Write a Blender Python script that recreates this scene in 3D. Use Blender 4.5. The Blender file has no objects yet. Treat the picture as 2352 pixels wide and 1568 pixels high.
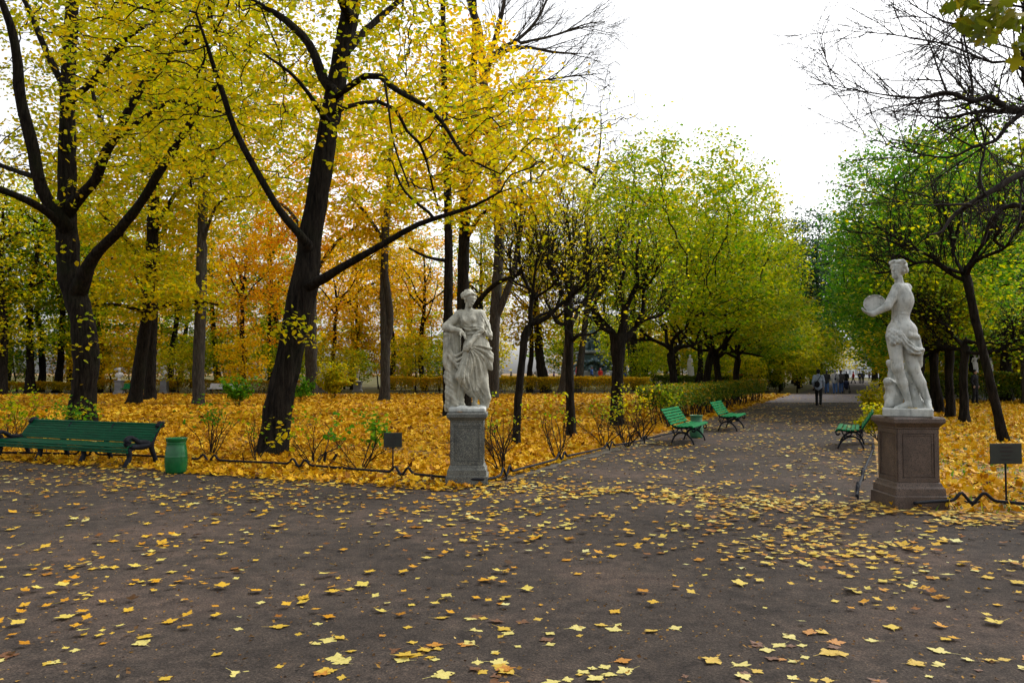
import bpy, math, random
import numpy as np
from mathutils import Vector, Matrix

# ------------------------------------------------------------------ camera, sky, sun, exposure
SC = bpy.context.scene
COL = SC.collection
EYE = 1.6
FPX = 2352 * 28.0 / 36.0            # focal length in pixels of a 2352 x 1568 frame
PITCH = math.atan((855 - 784) / FPX)
cam_data = bpy.data.cameras.new("camera")
cam_data.lens = 28.0
cam_data.sensor_width = 36.0
cam_data.clip_start = 0.1
cam_data.clip_end = 2000.0
cam = bpy.data.objects.new("camera", cam_data)
COL.objects.link(cam)
cam.location = (0, 0, EYE)
cam.rotation_euler = (math.radians(90) + PITCH, 0, 0)
SC.camera = cam

SUN_EL, SUN_AZ = math.radians(48), math.radians(62)   # azimuth measured from +Y towards +X
world = bpy.data.worlds.new("World")
SC.world = world
world.use_nodes = True
wn, wl = world.node_tree.nodes, world.node_tree.links
wn.clear()
w_out = wn.new("ShaderNodeOutputWorld")
w_bg = wn.new("ShaderNodeBackground")
w_sky = wn.new("ShaderNodeTexSky")
w_sky.sky_type = 'NISHITA'
w_sky.sun_disc = False
w_sky.sun_elevation = SUN_EL
w_sky.sun_rotation = SUN_AZ
w_sky.dust_density = 4.0
w_hs = wn.new("ShaderNodeHueSaturation")
w_hs.inputs["Saturation"].default_value = 0.12      # an even overcast
w_bg.inputs["Strength"].default_value = 0.15
wl.new(w_sky.outputs[0], w_hs.inputs["Color"])
wl.new(w_hs.outputs[0], w_bg.inputs["Color"])
wl.new(w_bg.outputs[0], w_out.inputs["Surface"])

sun_data = bpy.data.lights.new("sun", 'SUN')
sun_data.energy = 0.6
sun_data.angle = math.radians(25)
sun_data.color = (1.0, 0.96, 0.9)
sun = bpy.data.objects.new("sun", sun_data)
COL.objects.link(sun)
sd = Vector((math.sin(SUN_AZ) * math.cos(SUN_EL), math.cos(SUN_AZ) * math.cos(SUN_EL), math.sin(SUN_EL)))
sun.rotation_euler = (-sd).to_track_quat('-Z', 'Y').to_euler()

SC.view_settings.view_transform = 'Standard'
SC.view_settings.look = 'None'
SC.view_settings.exposure = 1.2
SC.view_settings.gamma = 1.0
SC.cycles.max_bounces = 10
SC.cycles.diffuse_bounces = 4
SC.cycles.transmission_bounces = 6
SC.cycles.transparent_max_bounces = 4
SC.cycles.caustics_reflective = False
SC.cycles.caustics_refractive = False

RNG = np.random.default_rng(7)
random.seed(7)

# ------------------------------------------------------------------ places
def ray(x, y):
    dx, dy = (x - 1176) / FPX, (784 - y) / FPX
    c, s = math.cos(PITCH), math.sin(PITCH)
    return np.array([dx, c - dy * s, s + dy * c])
def at(x, y, Y):
    """the point seen at pixel x, y that lies Y metres ahead"""
    d = ray(x, y)
    return np.array([0, 0, EYE]) + d * (Y / d[1])
def proj(p):
    """where a point shows in the frame"""
    q = np.asarray(p, float) - np.array([0, 0, EYE])
    c, s = math.cos(PITCH), math.sin(PITCH)
    f, u = q[..., 1] * c + q[..., 2] * s, -q[..., 1] * s + q[..., 2] * c
    return 1176 + q[..., 0] / f * FPX, 784 - u / f * FPX
def gp(x, y):
    """the ground point seen at pixel x, y"""
    d = ray(x, y)
    return np.array([0, 0, EYE]) + d * (-EYE / d[2])
U = np.array([math.sin(math.radians(24)), math.cos(math.radians(24))])      # along the garden walk
NV = np.array([U[1], -U[0]])                                                # across it, to the right
ORG = np.array([-0.16, 11.5])
def G(a, b, z=0.0):
    p = ORG + a * NV + b * U
    return np.array([p[0], p[1], z])
def toG(x, y):
    rx, ry = x - ORG[0], y - ORG[1]
    return rx * NV[0] + ry * NV[1], rx * U[0] + ry * U[1]

# ------------------------------------------------------------------ objects
def link(o, parent=None):
    COL.objects.link(o)
    if parent is not None:
        o.parent = parent
    return o
def tag(o, label=None, cat=None, group=None, kind=None):
    if label: o["label"] = label
    if cat: o["category"] = cat
    if group: o["group"] = group
    if kind: o["kind"] = kind
    return o
def empty(name, loc=(0, 0, 0), rz=0.0, label=None, cat=None, group=None):
    o = bpy.data.objects.new(name, None)
    COL.objects.link(o)
    o.empty_display_size = 0.2
    o.location = tuple(float(v) for v in loc)
    o.rotation_euler = (0, 0, rz)
    return tag(o, label, cat, group)
def copy_tree(o, parent=None):
    c = o.copy()
    COL.objects.link(c)
    c.parent = parent
    for ch in list(o.children):
        copy_tree(ch, c)
    return c
def mesh_np(name, V, F, smooth=False, rnd=None):
    """a mesh out of arrays; F is a list of (n, k) index arrays"""
    if not isinstance(F, (list, tuple)): F = [F]
    F = [np.asarray(f, dtype=np.int32) for f in F if len(f)]
    V = np.asarray(V, dtype=np.float32)
    me = bpy.data.meshes.new(name)
    me.vertices.add(len(V))
    me.vertices.foreach_set("co", V.ravel())
    nl = sum(f.size for f in F); npoly = sum(len(f) for f in F)
    me.loops.add(nl)
    me.loops.foreach_set("vertex_index", np.concatenate([f.ravel() for f in F]))
    me.polygons.add(npoly)
    tot = np.concatenate([np.full(len(f), f.shape[1], dtype=np.int32) for f in F])
    st = np.concatenate([[0], np.cumsum(tot)[:-1]]).astype(np.int32)
    me.polygons.foreach_set("loop_start", st)
    me.polygons.foreach_set("use_smooth", np.full(npoly, smooth, dtype=bool))
    if rnd is not None:
        at_ = me.attributes.new("rnd", 'FLOAT', 'POINT')
        at_.data.foreach_set("value", np.asarray(rnd, dtype=np.float32))
    me.update(calc_edges=True)
    return me
def obj(name, me, mat, parent=None):
    o = bpy.data.objects.new(name, me)
    if mat is not None and len(me.materials) == 0:
        me.materials.append(mat)
    return link(o, parent)

class MB:
    """collects boxes, bars, tubes and turned shapes into one mesh"""
    def __init__(s):
        s.V, s.F, s.n = [], {}, 0
    def add(s, V, F):
        V = np.asarray(V, float)
        for f in F:
            s.F.setdefault(len(f), []).append([i + s.n for i in f])
        s.V.append(V); s.n += len(V)
        return s
    def hexa(s, P):
        return s.add(P, [(3, 2, 1, 0), (4, 5, 6, 7), (0, 1, 5, 4), (1, 2, 6, 5), (2, 3, 7, 6), (3, 0, 4, 7)])
    def box(s, c, size, rz=0.0, bevel=0.0, tilt=None):
        x, y, z = np.array(size) / 2.0
        if bevel <= 0:
            P = np.array([(-x, -y, -z), (x, -y, -z), (x, y, -z), (-x, y, -z), (-x, -y, z), (x, -y, z), (x, y, z), (-x, y, z)])
            F = [(3, 2, 1, 0), (4, 5, 6, 7), (0, 1, 5, 4), (1, 2, 6, 5), (2, 3, 7, 6), (3, 0, 4, 7)]
        else:
            b = bevel
            prof = [(-z, b), (-z + b, 0), (z - b, 0), (z, b)]
            P, F = [], []
            for zz, ins in prof:
                X, Y = x - ins, y - ins
                c2 = b * 0.6 if ins == 0 else b * 0.4
                P += [(-X + c2, -Y, zz), (X - c2, -Y, zz), (X, -Y + c2, zz), (X, Y - c2, zz), (X - c2, Y, zz), (-X + c2, Y, zz), (-X, Y - c2, zz), (-X, -Y + c2, zz)]
            for k in range(3):
                for i in range(8):
                    j = (i + 1) % 8
                    F.append((k * 8 + i, k * 8 + j, k * 8 + 8 + j, k * 8 + 8 + i))
            F.append(tuple(range(7, -1, -1))); F.append(tuple(range(24, 32)))
            P = np.array(P)
        if tilt is not None:
            P = P @ np.array(tilt).T
        ca, sa = math.cos(rz), math.sin(rz)
        P = P @ np.array([[ca, -sa, 0], [sa, ca, 0], [0, 0, 1]]).T + np.array(c)
        return s.add(P, F)
    def tube(s, pts, r, n=8, cap=True, flat=None):
        pts = np.asarray(pts, float); m = len(pts)
        r = np.full(m, r) if np.isscalar(r) else np.asarray(r, float)
        d = np.gradient(pts, axis=0); d /= np.linalg.norm(d, axis=1)[:, None] + 1e-9
        ref = np.array([0, 0, 1.0]) if flat is None else np.asarray(flat[0], float)
        if flat is None and np.mean(np.abs(d[:, 2])) > 0.8: ref = np.array([1.0, 0, 0])
        a = np.cross(d, ref); a /= np.linalg.norm(a, axis=1)[:, None] + 1e-9
        b = np.cross(a, d)
        th = np.arange(n) * 2 * math.pi / n + (math.pi / n if flat is not None else 0)
        k1, k2 = (1.0, 1.0) if flat is None else flat[1]
        V = pts[:, None] + r[:, None, None] * (np.cos(th)[None, :, None] * a[:, None] * k1 + np.sin(th)[None, :, None] * b[:, None] * k2)
        F = []
        for i in range(m - 1):
            for j in range(n):
                jj = (j + 1) % n
                F.append((i * n + j, i * n + jj, i * n + n + jj, i * n + n + j))
        if cap:
            F.append(tuple(range(n - 1, -1, -1))); F.append(tuple((m - 1) * n + j for j in range(n)))
        return s.add(V.reshape(-1, 3), F)
    def lathe(s, prof, c=(0, 0, 0), n=24, sq=False):
        """prof = [(radius, z)...]; sq turns a square (half widths) instead of a circle"""
        if sq:
            ring = np.array([(-1, -1), (1, -1), (1, 1), (-1, 1)], float); n = 4
        else:
            th = np.arange(n) * 2 * math.pi / n
            ring = np.stack([np.cos(th), np.sin(th)], 1)
        V = np.array([[(r * x + c[0], r * y + c[1], z + c[2]) for x, y in ring] for r, z in prof]).reshape(-1, 3)
        F = [(i * n + j, i * n + (j + 1) % n, i * n + n + (j + 1) % n, i * n + n + j) for i in range(len(prof) - 1) for j in range(n)]
        F.append(tuple(range(n - 1, -1, -1))); F.append(tuple((len(prof) - 1) * n + j for j in range(n)))
        return s.add(V, F)
    def build(s, name, mat, parent=None, smooth=False):
        V = np.concatenate(s.V)
        me = mesh_np(name, V, [np.array(f) for f in s.F.values()], smooth)
        return obj(name, me, mat, parent)

# ------------------------------------------------------------------ materials
def new_mat(name):
    m = bpy.data.materials.new(name)
    m.use_nodes = True
    nt = m.node_tree
    nt.nodes.clear()
    out = nt.nodes.new("ShaderNodeOutputMaterial")
    return m, nt.nodes, nt.links, out
def ramp(nodes, stops, interp='LINEAR'):
    r = nodes.new("ShaderNodeValToRGB")
    e = r.color_ramp.elements
    r.color_ramp.interpolation = interp
    while len(e) < len(stops): e.new(0.5)
    for el, (p, c) in zip(e, stops):
        el.position = p
        el.color = (*c, 1.0)
    return r
def noise(nodes, links, vec, scale, detail=4.0, rough=0.55):
    n = nodes.new("ShaderNodeTexNoise")
    n.inputs["Scale"].default_value = scale
    n.inputs["Detail"].default_value = detail
    n.inputs["Roughness"].default_value = rough
    if vec is not None: links.new(vec, n.inputs["Vector"])
    return n
def coords(nodes, links, scale=(1, 1, 1), kind="Object"):
    tc = nodes.new("ShaderNodeTexCoord")
    mp = nodes.new("ShaderNodeMapping")
    mp.inputs["Scale"].default_value = scale
    links.new(tc.outputs[kind], mp.inputs["Vector"])
    return mp.outputs[0]
def mixc(nodes, links, a, b, fac, mode='MIX'):
    m = nodes.new("ShaderNodeMix")
    m.data_type = 'RGBA'; m.blend_type = mode
    for sock, v in ((m.inputs[6], a), (m.inputs[7], b), (m.inputs[0], fac)):
        if isinstance(v, (int, float)): sock.default_value = v
        elif isinstance(v, tuple): sock.default_value = (*v, 1.0)
        else: links.new(v, sock)
    return m.outputs[2]
def mat_simple(name, stops, scale=8.0, rough=0.6, bump=0.0, bscale=60.0, spec=0.5, metal=0.0, stretch=(1, 1, 1), speck=None, coat=0.0):
    """a noise mottled surface"""
    m, N, L, out = new_mat(name)
    v = coords(N, L, stretch)
    n = noise(N, L, v, scale, 6.0, 0.6)
    r = ramp(N, stops)
    L.new(n.outputs["Fac"], r.inputs[0])
    b = N.new("ShaderNodeBsdfPrincipled")
    col = r.outputs[0]
    if speck:
        n3 = noise(N, L, v, speck[0], 2.0, 0.5)
        r3 = ramp(N, [(speck[1], (0, 0, 0)), (speck[1] + 0.06, (1, 1, 1))])
        L.new(n3.outputs["Fac"], r3.inputs[0])
        col = mixc(N, L, col, speck[2], r3.outputs[0])
    L.new(col, b.inputs["Base Color"])
    b.inputs["Roughness"].default_value = rough
    b.inputs["Specular IOR Level"].default_value = spec
    b.inputs["Metallic"].default_value = metal
    b.inputs["Coat Weight"].default_value = coat
    if bump > 0:
        n2 = noise(N, L, v, bscale, 6.0, 0.65)
        bp = N.new("ShaderNodeBump")
        bp.inputs["Strength"].default_value = bump
        bp.inputs["Distance"].default_value = 0.02
        L.new(n2.outputs["Fac"], bp.inputs["Height"])
        L.new(bp.outputs[0], b.inputs["Normal"])
    L.new(b.outputs[0], out.inputs["Surface"])
    return m
def mat_leaf(name, stops, trans=0.5, rough=0.55, shift=0.06, clump=0.5):
    """one colour per leaf, drawn from a ramp; thin leaves let light through"""
    m, N, L, out = new_mat(name)
    a = N.new("ShaderNodeAttribute"); a.attribute_name = "rnd"
    oi = N.new("ShaderNodeObjectInfo")
    mul = N.new("ShaderNodeMath"); mul.operation = 'MULTIPLY_ADD'
    mul.inputs[1].default_value = shift * 2; mul.inputs[2].default_value = -shift
    L.new(oi.outputs["Random"], mul.inputs[0])
    v = coords(N, L)
    nz = noise(N, L, v, 0.55, 2.0)
    m2 = N.new("ShaderNodeMath"); m2.operation = 'MULTIPLY_ADD'
    m2.inputs[1].default_value = clump; m2.inputs[2].default_value = -clump * 0.5
    L.new(nz.outputs["Fac"], m2.inputs[0])
    s1 = N.new("ShaderNodeMath"); s1.operation = 'ADD'
    L.new(a.outputs["Fac"], s1.inputs[0]); L.new(mul.outputs[0], s1.inputs[1])
    s2 = N.new("ShaderNodeMath"); s2.operation = 'ADD'
    L.new(s1.outputs[0], s2.inputs[0]); L.new(m2.outputs[0], s2.inputs[1])
    r = ramp(N, stops)
    L.new(s2.outputs[0], r.inputs[0])
    d = N.new("ShaderNodeBsdfPrincipled")
    d.inputs["Roughness"].default_value = rough
    d.inputs["Specular IOR Level"].default_value = 0.12
    t = N.new("ShaderNodeBsdfTranslucent")
    L.new(r.outputs[0], d.inputs["Base Color"]); L.new(r.outputs[0], t.inputs["Color"])
    mx = N.new("ShaderNodeMixShader"); mx.inputs[0].default_value = trans
    L.new(d.outputs[0], mx.inputs[1]); L.new(t.outputs[0], mx.inputs[2])
    L.new(mx.outputs[0], out.inputs["Surface"])
    return m
def mat_bark(name, c1, c2, moss=None):
    m, N, L, out = new_mat(name)
    v = coords(N, L, (1, 1, 0.16))
    n = noise(N, L, v, 15.0, 8.0, 0.75)
    r = ramp(N, [(0.38, c1), (0.52, tuple(0.6 * np.array(c2))), (0.68, tuple(1.25 * np.array(c2)))])
    L.new(n.outputs["Fac"], r.inputs[0])
    col = r.outputs[0]
    v2 = coords(N, L)
    n2 = noise(N, L, v2, 1.3, 5.0, 0.6)
    r2 = ramp(N, [(0.52, (0, 0, 0)), (0.72, (0.6, 0.6, 0.6))])
    L.new(n2.outputs["Fac"], r2.inputs[0])
    if moss: col = mixc(N, L, col, moss, r2.outputs[0])
    b = N.new("ShaderNodeBsdfPrincipled")
    b.inputs["Roughness"].default_value = 0.95
    b.inputs["Specular IOR Level"].default_value = 0.08
    L.new(col, b.inputs["Base Color"])
    bp = N.new("ShaderNodeBump"); bp.inputs["Strength"].default_value = 1.0; bp.inputs["Distance"].default_value = 0.09
    L.new(n.outputs["Fac"], bp.inputs["Height"]); L.new(bp.outputs[0], b.inputs["Normal"])
    L.new(b.outputs[0], out.inputs["Surface"])
    return m

M = {}
M["bark_dark"] = mat_bark("dark lime bark", (0.003, 0.0024, 0.002), (0.026, 0.021, 0.016), (0.014, 0.018, 0.008))
M["bark_brown"] = mat_bark("brown bark", (0.007, 0.005, 0.004), (0.03, 0.024, 0.018), (0.02, 0.023, 0.011))
M["bark_grey"] = mat_bark("grey bark", (0.026, 0.022, 0.019), (0.085, 0.074, 0.062), (0.045, 0.055, 0.03))
M["twig"] = mat_simple("twig bark", [(0.3, (0.010, 0.008, 0.007)), (0.7, (0.03, 0.024, 0.02))], 12, 0.95, spec=0.1)
YEL, YEL2, ORA, GRN, YGR = (0.62, 0.43, 0.004), (0.55, 0.44, 0.02), (0.62, 0.27, 0.006), (0.10, 0.19, 0.004), (0.34, 0.36, 0.006)
M["lf_limeyellow"] = mat_leaf("yellow lime leaves", [(0.0, (0.15, 0.25, 0.004)), (0.3, (0.35, 0.37, 0.004)), (0.65, (0.58, 0.46, 0.004)), (1.0, (0.70, 0.42, 0.004))], 0.58)
M["lf_gold"] = mat_leaf("golden leaves", [(0.0, (0.36, 0.36, 0.003)), (0.35, (0.62, 0.46, 0.003)), (0.75, (0.70, 0.41, 0.003)), (1.0, (0.68, 0.26, 0.003))], 0.58)
M["lf_orange"] = mat_leaf("orange maple leaves", [(0.0, (0.64, 0.50, 0.004)), (0.4, (0.76, 0.46, 0.004)), (0.75, (0.78, 0.36, 0.004)), (1.0, (0.70, 0.22, 0.004))], 0.5)
M["lf_yellowgreen"] = mat_leaf("yellow green lime leaves", [(0.0, (0.045, 0.16, 0.003)), (0.36, (0.17, 0.29, 0.003)), (0.62, (0.42, 0.43, 0.003)), (1.0, (0.64, 0.50, 0.003))], 0.58)
M["lf_green"] = mat_leaf("green leaves", [(0.0, (0.02, 0.12, 0.005)), (0.5, (0.08, 0.24, 0.005)), (0.82, (0.19, 0.30, 0.006)), (1.0, (0.46, 0.40, 0.004))], 0.55)
M["lf_dark"] = mat_leaf("dark green leaves", [(0.0, (0.014, 0.05, 0.022)), (0.6, (0.03, 0.085, 0.03)), (1.0, (0.07, 0.13, 0.03))], 0.35)
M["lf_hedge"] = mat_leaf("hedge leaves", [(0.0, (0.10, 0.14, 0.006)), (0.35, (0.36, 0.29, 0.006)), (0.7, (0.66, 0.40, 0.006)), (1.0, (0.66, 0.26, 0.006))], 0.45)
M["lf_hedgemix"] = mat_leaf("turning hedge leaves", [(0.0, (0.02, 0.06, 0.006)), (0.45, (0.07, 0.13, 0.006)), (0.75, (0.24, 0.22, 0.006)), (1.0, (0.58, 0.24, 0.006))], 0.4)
M["lf_shaded"] = mat_leaf("shade darkened maple leaves", [(0.0, (0.05, 0.08, 0.006)), (0.6, (0.13, 0.14, 0.006)), (1.0, (0.30, 0.22, 0.006))], 0.4)  # backlit shadow painted into the leaf colour: darker olive, less light through
M["lf_hedgegreen"] = mat_leaf("green hedge leaves", [(0.0, (0.025, 0.06, 0.004)), (0.6, (0.08, 0.14, 0.004)), (0.9, (0.25, 0.22, 0.004)), (1.0, (0.5, 0.25, 0.004))], 0.35)
M["lf_fallen"] = mat_leaf("fallen maple leaves", [(0.0, (0.05, 0.022, 0.006)), (0.12, (0.20, 0.07, 0.006)), (0.3, (0.46, 0.21, 0.006)), (0.52, (0.48, 0.30, 0.025)), (0.75, (0.48, 0.39, 0.08)), (1.0, (0.52, 0.48, 0.20))], 0.12, 0.5, 0.1, 0.1)

def mat_gravel():
    m, N, L, out = new_mat("packed gravel")
    v = coords(N, L)
    n = noise(N, L, v, 0.45, 6.0, 0.62)
    r = ramp(N, [(0.3, (0.027, 0.022, 0.019)), (0.5, (0.042, 0.034, 0.029)), (0.7, (0.074, 0.053, 0.043))])
    L.new(n.outputs["Fac"], r.inputs[0])
    n2 = noise(N, L, v, 85.0, 3.0, 0.7)
    r2 = ramp(N, [(0.3, (0.35, 0.35, 0.35)), (0.5, (0.95, 0.95, 0.95)), (0.66, (1.9, 1.8, 1.7)), (0.78, (3.4, 3.2, 3.0))])
    L.new(n2.outputs["Fac"], r2.inputs[0])
    c = mixc(N, L, r.outputs[0], r2.outputs[0], 0.85, 'MULTIPLY')
    n4 = noise(N, L, v, 6.0, 5.0, 0.65)
    r4 = ramp(N, [(0.32, (0.55, 0.55, 0.56)), (0.5, (0.95, 0.94, 0.92)), (0.68, (1.35, 1.28, 1.2))])
    L.new(n4.outputs["Fac"], r4.inputs[0])
    c = mixc(N, L, c, r4.outputs[0], 0.9, 'MULTIPLY')
    b = N.new("ShaderNodeBsdfPrincipled"); b.inputs["Roughness"].default_value = 0.95
    b.inputs["Specular IOR Level"].default_value = 0.12
    L.new(c, b.inputs["Base Color"])
    n3 = noise(N, L, v, 60.0, 5.0, 0.7)
    bp = N.new("ShaderNodeBump"); bp.inputs["Strength"].default_value = 0.6; bp.inputs["Distance"].default_value = 0.015
    L.new(n3.outputs["Fac"], bp.inputs["Height"]); L.new(bp.outputs[0], b.inputs["Normal"])
    L.new(b.outputs[0], out.inputs["Surface"])
    return m
M["gravel"] = mat_gravel()
def mat_litter():
    m, N, L, out = new_mat("leaf strewn soil")
    v = coords(N, L)
    vo = N.new("ShaderNodeTexVoronoi"); vo.inputs["Scale"].default_value = 11.0
    L.new(v, vo.inputs["Vector"])
    sep = N.new("ShaderNodeSeparateColor"); L.new(vo.outputs["Color"], sep.inputs[0])
    r = ramp(N, [(0.0, (0.04, 0.02, 0.006)), (0.3, (0.14, 0.06, 0.006)), (0.6, (0.34, 0.16, 0.006)), (1.0, (0.50, 0.28, 0.03))])
    L.new(sep.outputs[0], r.inputs[0])
    n = noise(N, L, v, 1.1, 4.0)
    r2 = ramp(N, [(0.35, (0, 0, 0)), (0.62, (1, 1, 1))])
    L.new(n.outputs["Fac"], r2.inputs[0])
    c = mixc(N, L, (0.035, 0.028, 0.014), r.outputs[0], r2.outputs[0])
    b = N.new("ShaderNodeBsdfPrincipled"); b.inputs["Roughness"].default_value = 0.9
    L.new(c, b.inputs["Base Color"])
    bp = N.new("ShaderNodeBump"); bp.inputs["Strength"].default_value = 0.7; bp.inputs["Distance"].default_value = 0.03
    L.new(sep.outputs[1], bp.inputs["Height"]); L.new(bp.outputs[0], b.inputs["Normal"])
    L.new(b.outputs[0], out.inputs["Surface"])
    return m
M["litter"] = mat_litter()
M["soil"] = mat_simple("dark soil", [(0.3, (0.025, 0.02, 0.006)), (0.7, (0.07, 0.055, 0.04))], 9, 0.95, 0.6, 40)
def mat_marble(name, c0, c1, c2, stain):
    """outdoor marble: mottled, with dark rain streaks and lichen blotches"""
    m, N, L, out = new_mat(name)
    v = coords(N, L)
    n = noise(N, L, v, 5.0, 7.0, 0.65)
    r = ramp(N, [(0.3, c0), (0.5, c1), (0.72, c2)]); L.new(n.outputs["Fac"], r.inputs[0])
    vs = coords(N, L, (1, 1, 0.14))
    n2 = noise(N, L, vs, 16.0, 6.0, 0.7)
    r2 = ramp(N, [(0.48, (0, 0, 0)), (0.70, (0.75, 0.75, 0.75))]); L.new(n2.outputs["Fac"], r2.inputs[0])
    c = mixc(N, L, r.outputs[0], stain, r2.outputs[0])
    n3 = noise(N, L, v, 26.0, 5.0, 0.7)
    r3 = ramp(N, [(0.56, (0, 0, 0)), (0.7, (0.6, 0.6, 0.6))]); L.new(n3.outputs["Fac"], r3.inputs[0])
    c = mixc(N, L, c, tuple(0.6 * np.array(stain)), r3.outputs[0])
    b = N.new("ShaderNodeBsdfPrincipled"); b.inputs["Roughness"].default_value = 0.65
    b.inputs["Specular IOR Level"].default_value = 0.25
    L.new(c, b.inputs["Base Color"])
    n4 = noise(N, L, v, 90.0, 5.0, 0.7)
    bp = N.new("ShaderNodeBump"); bp.inputs["Strength"].default_value = 0.25; bp.inputs["Distance"].default_value = 0.008
    L.new(n4.outputs["Fac"], bp.inputs["Height"]); L.new(bp.outputs[0], b.inputs["Normal"])
    L.new(b.outputs[0], out.inputs["Surface"])
    return m
M["marble"] = mat_marble("weathered marble", (0.28, 0.295, 0.275), (0.43, 0.445, 0.415), (0.54, 0.55, 0.515), (0.15, 0.16, 0.145))
M["marble_warm"] = mat_marble("yellowed marble", (0.22, 0.215, 0.175), (0.38, 0.37, 0.30), (0.50, 0.485, 0.40), (0.09, 0.09, 0.072))
M["granite_grey"] = mat_simple("grey granite", [(0.3, (0.035, 0.038, 0.036)), (0.7, (0.095, 0.10, 0.09))], 7, 0.7, 0.25, 120, 0.4, speck=(95.0, 0.53, (0.17, 0.17, 0.14)))
M["granite_pink"] = mat_simple("red brown granite", [(0.3, (0.06, 0.04, 0.03)), (0.7, (0.13, 0.09, 0.068))], 6, 0.6, 0.2, 120, 0.4, speck=(95.0, 0.52, (0.032, 0.025, 0.022)))
M["bench_green"] = mat_simple("dark green bench paint", [(0.3, (0.001, 0.034, 0.014)), (0.7, (0.002, 0.070, 0.028))], 5, 0.5, 0.12, 30, 0.06, stretch=(1, 6, 6))
M["bench_bright"] = mat_simple("green bench paint", [(0.3, (0.001, 0.085, 0.026)), (0.7, (0.003, 0.15, 0.045))], 5, 0.5, 0.1, 30, 0.06, stretch=(1, 6, 6))
M["bin_green"] = mat_simple("glossy green paint", [(0.3, (0.003, 0.06, 0.016)), (0.7, (0.008, 0.11, 0.03))], 6, 0.25, 0.05, 30, 0.4)
M["bin_dull"] = mat_simple("faded green paint", [(0.3, (0.02, 0.10, 0.05)), (0.7, (0.04, 0.16, 0.08))], 6, 0.5, 0.05, 30, 0.4)
M["iron"] = mat_simple("black painted iron", [(0.3, (0.006, 0.007, 0.010)), (0.7, (0.016, 0.018, 0.024))], 12, 0.75, 0.2, 50, 0.1)
M["sign"] = mat_simple("dark grey sign plate", [(0.3, (0.022, 0.026, 0.024)), (0.7, (0.038, 0.044, 0.038))], 3, 0.55, spec=0.15)
M["sign_ink"] = mat_simple("dark red sign lettering", [(0.3, (0.004, 0.0015, 0.0015)), (0.7, (0.008, 0.002, 0.002))], 3, 0.6)
M["bronze"] = mat_simple("green black bronze", [(0.3, (0.018, 0.04, 0.05)), (0.7, (0.06, 0.115, 0.13))], 4, 0.45, 0.3, 20, 0.5, metal=0.2)
M["granite_dark"] = mat_simple("dark monument granite", [(0.3, (0.06, 0.07, 0.075)), (0.7, (0.2, 0.22, 0.22))], 2, 0.5)
M["lawn"] = mat_simple("dark green brown lawn", [(0.3, (0.03, 0.035, 0.012)), (0.55, (0.07, 0.06, 0.015)), (0.75, (0.22, 0.13, 0.015))], 0.8, 0.95, spec=0.1)  # mottled dark green brown tone for the far ground
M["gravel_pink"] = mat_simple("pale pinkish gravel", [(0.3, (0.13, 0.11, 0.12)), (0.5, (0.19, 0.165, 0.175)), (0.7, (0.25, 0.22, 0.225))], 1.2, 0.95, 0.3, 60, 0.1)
# ------------------------------------------------------------------ trees: skeletons, bark tubes, leaves
def resample(pts, r, ds):
    pts = np.asarray(pts, float)
    r = np.full(len(pts), float(r)) if np.isscalar(r) else np.asarray(r, float)
    # catmull rom through the control points
    P = np.vstack([2 * pts[0] - pts[1], pts, 2 * pts[-1] - pts[-2]])
    out, rr = [], []
    for i in range(len(pts) - 1):
        p0, p1, p2, p3 = P[i:i + 4]
        n = max(1, int(round(np.linalg.norm(p2 - p1) / ds)))
        for t in np.arange(n) / n:
            out.append(0.5 * (2 * p1 + (p2 - p0) * t + (2 * p0 - 5 * p1 + 4 * p2 - p3) * t * t + (3 * p1 - p0 - 3 * p2 + p3) * t ** 3))
            rr.append(r[i] * (1 - t) + r[i + 1] * t)
    out.append(pts[-1]); rr.append(r[-1])
    return np.array(out), np.array(rr)

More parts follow.
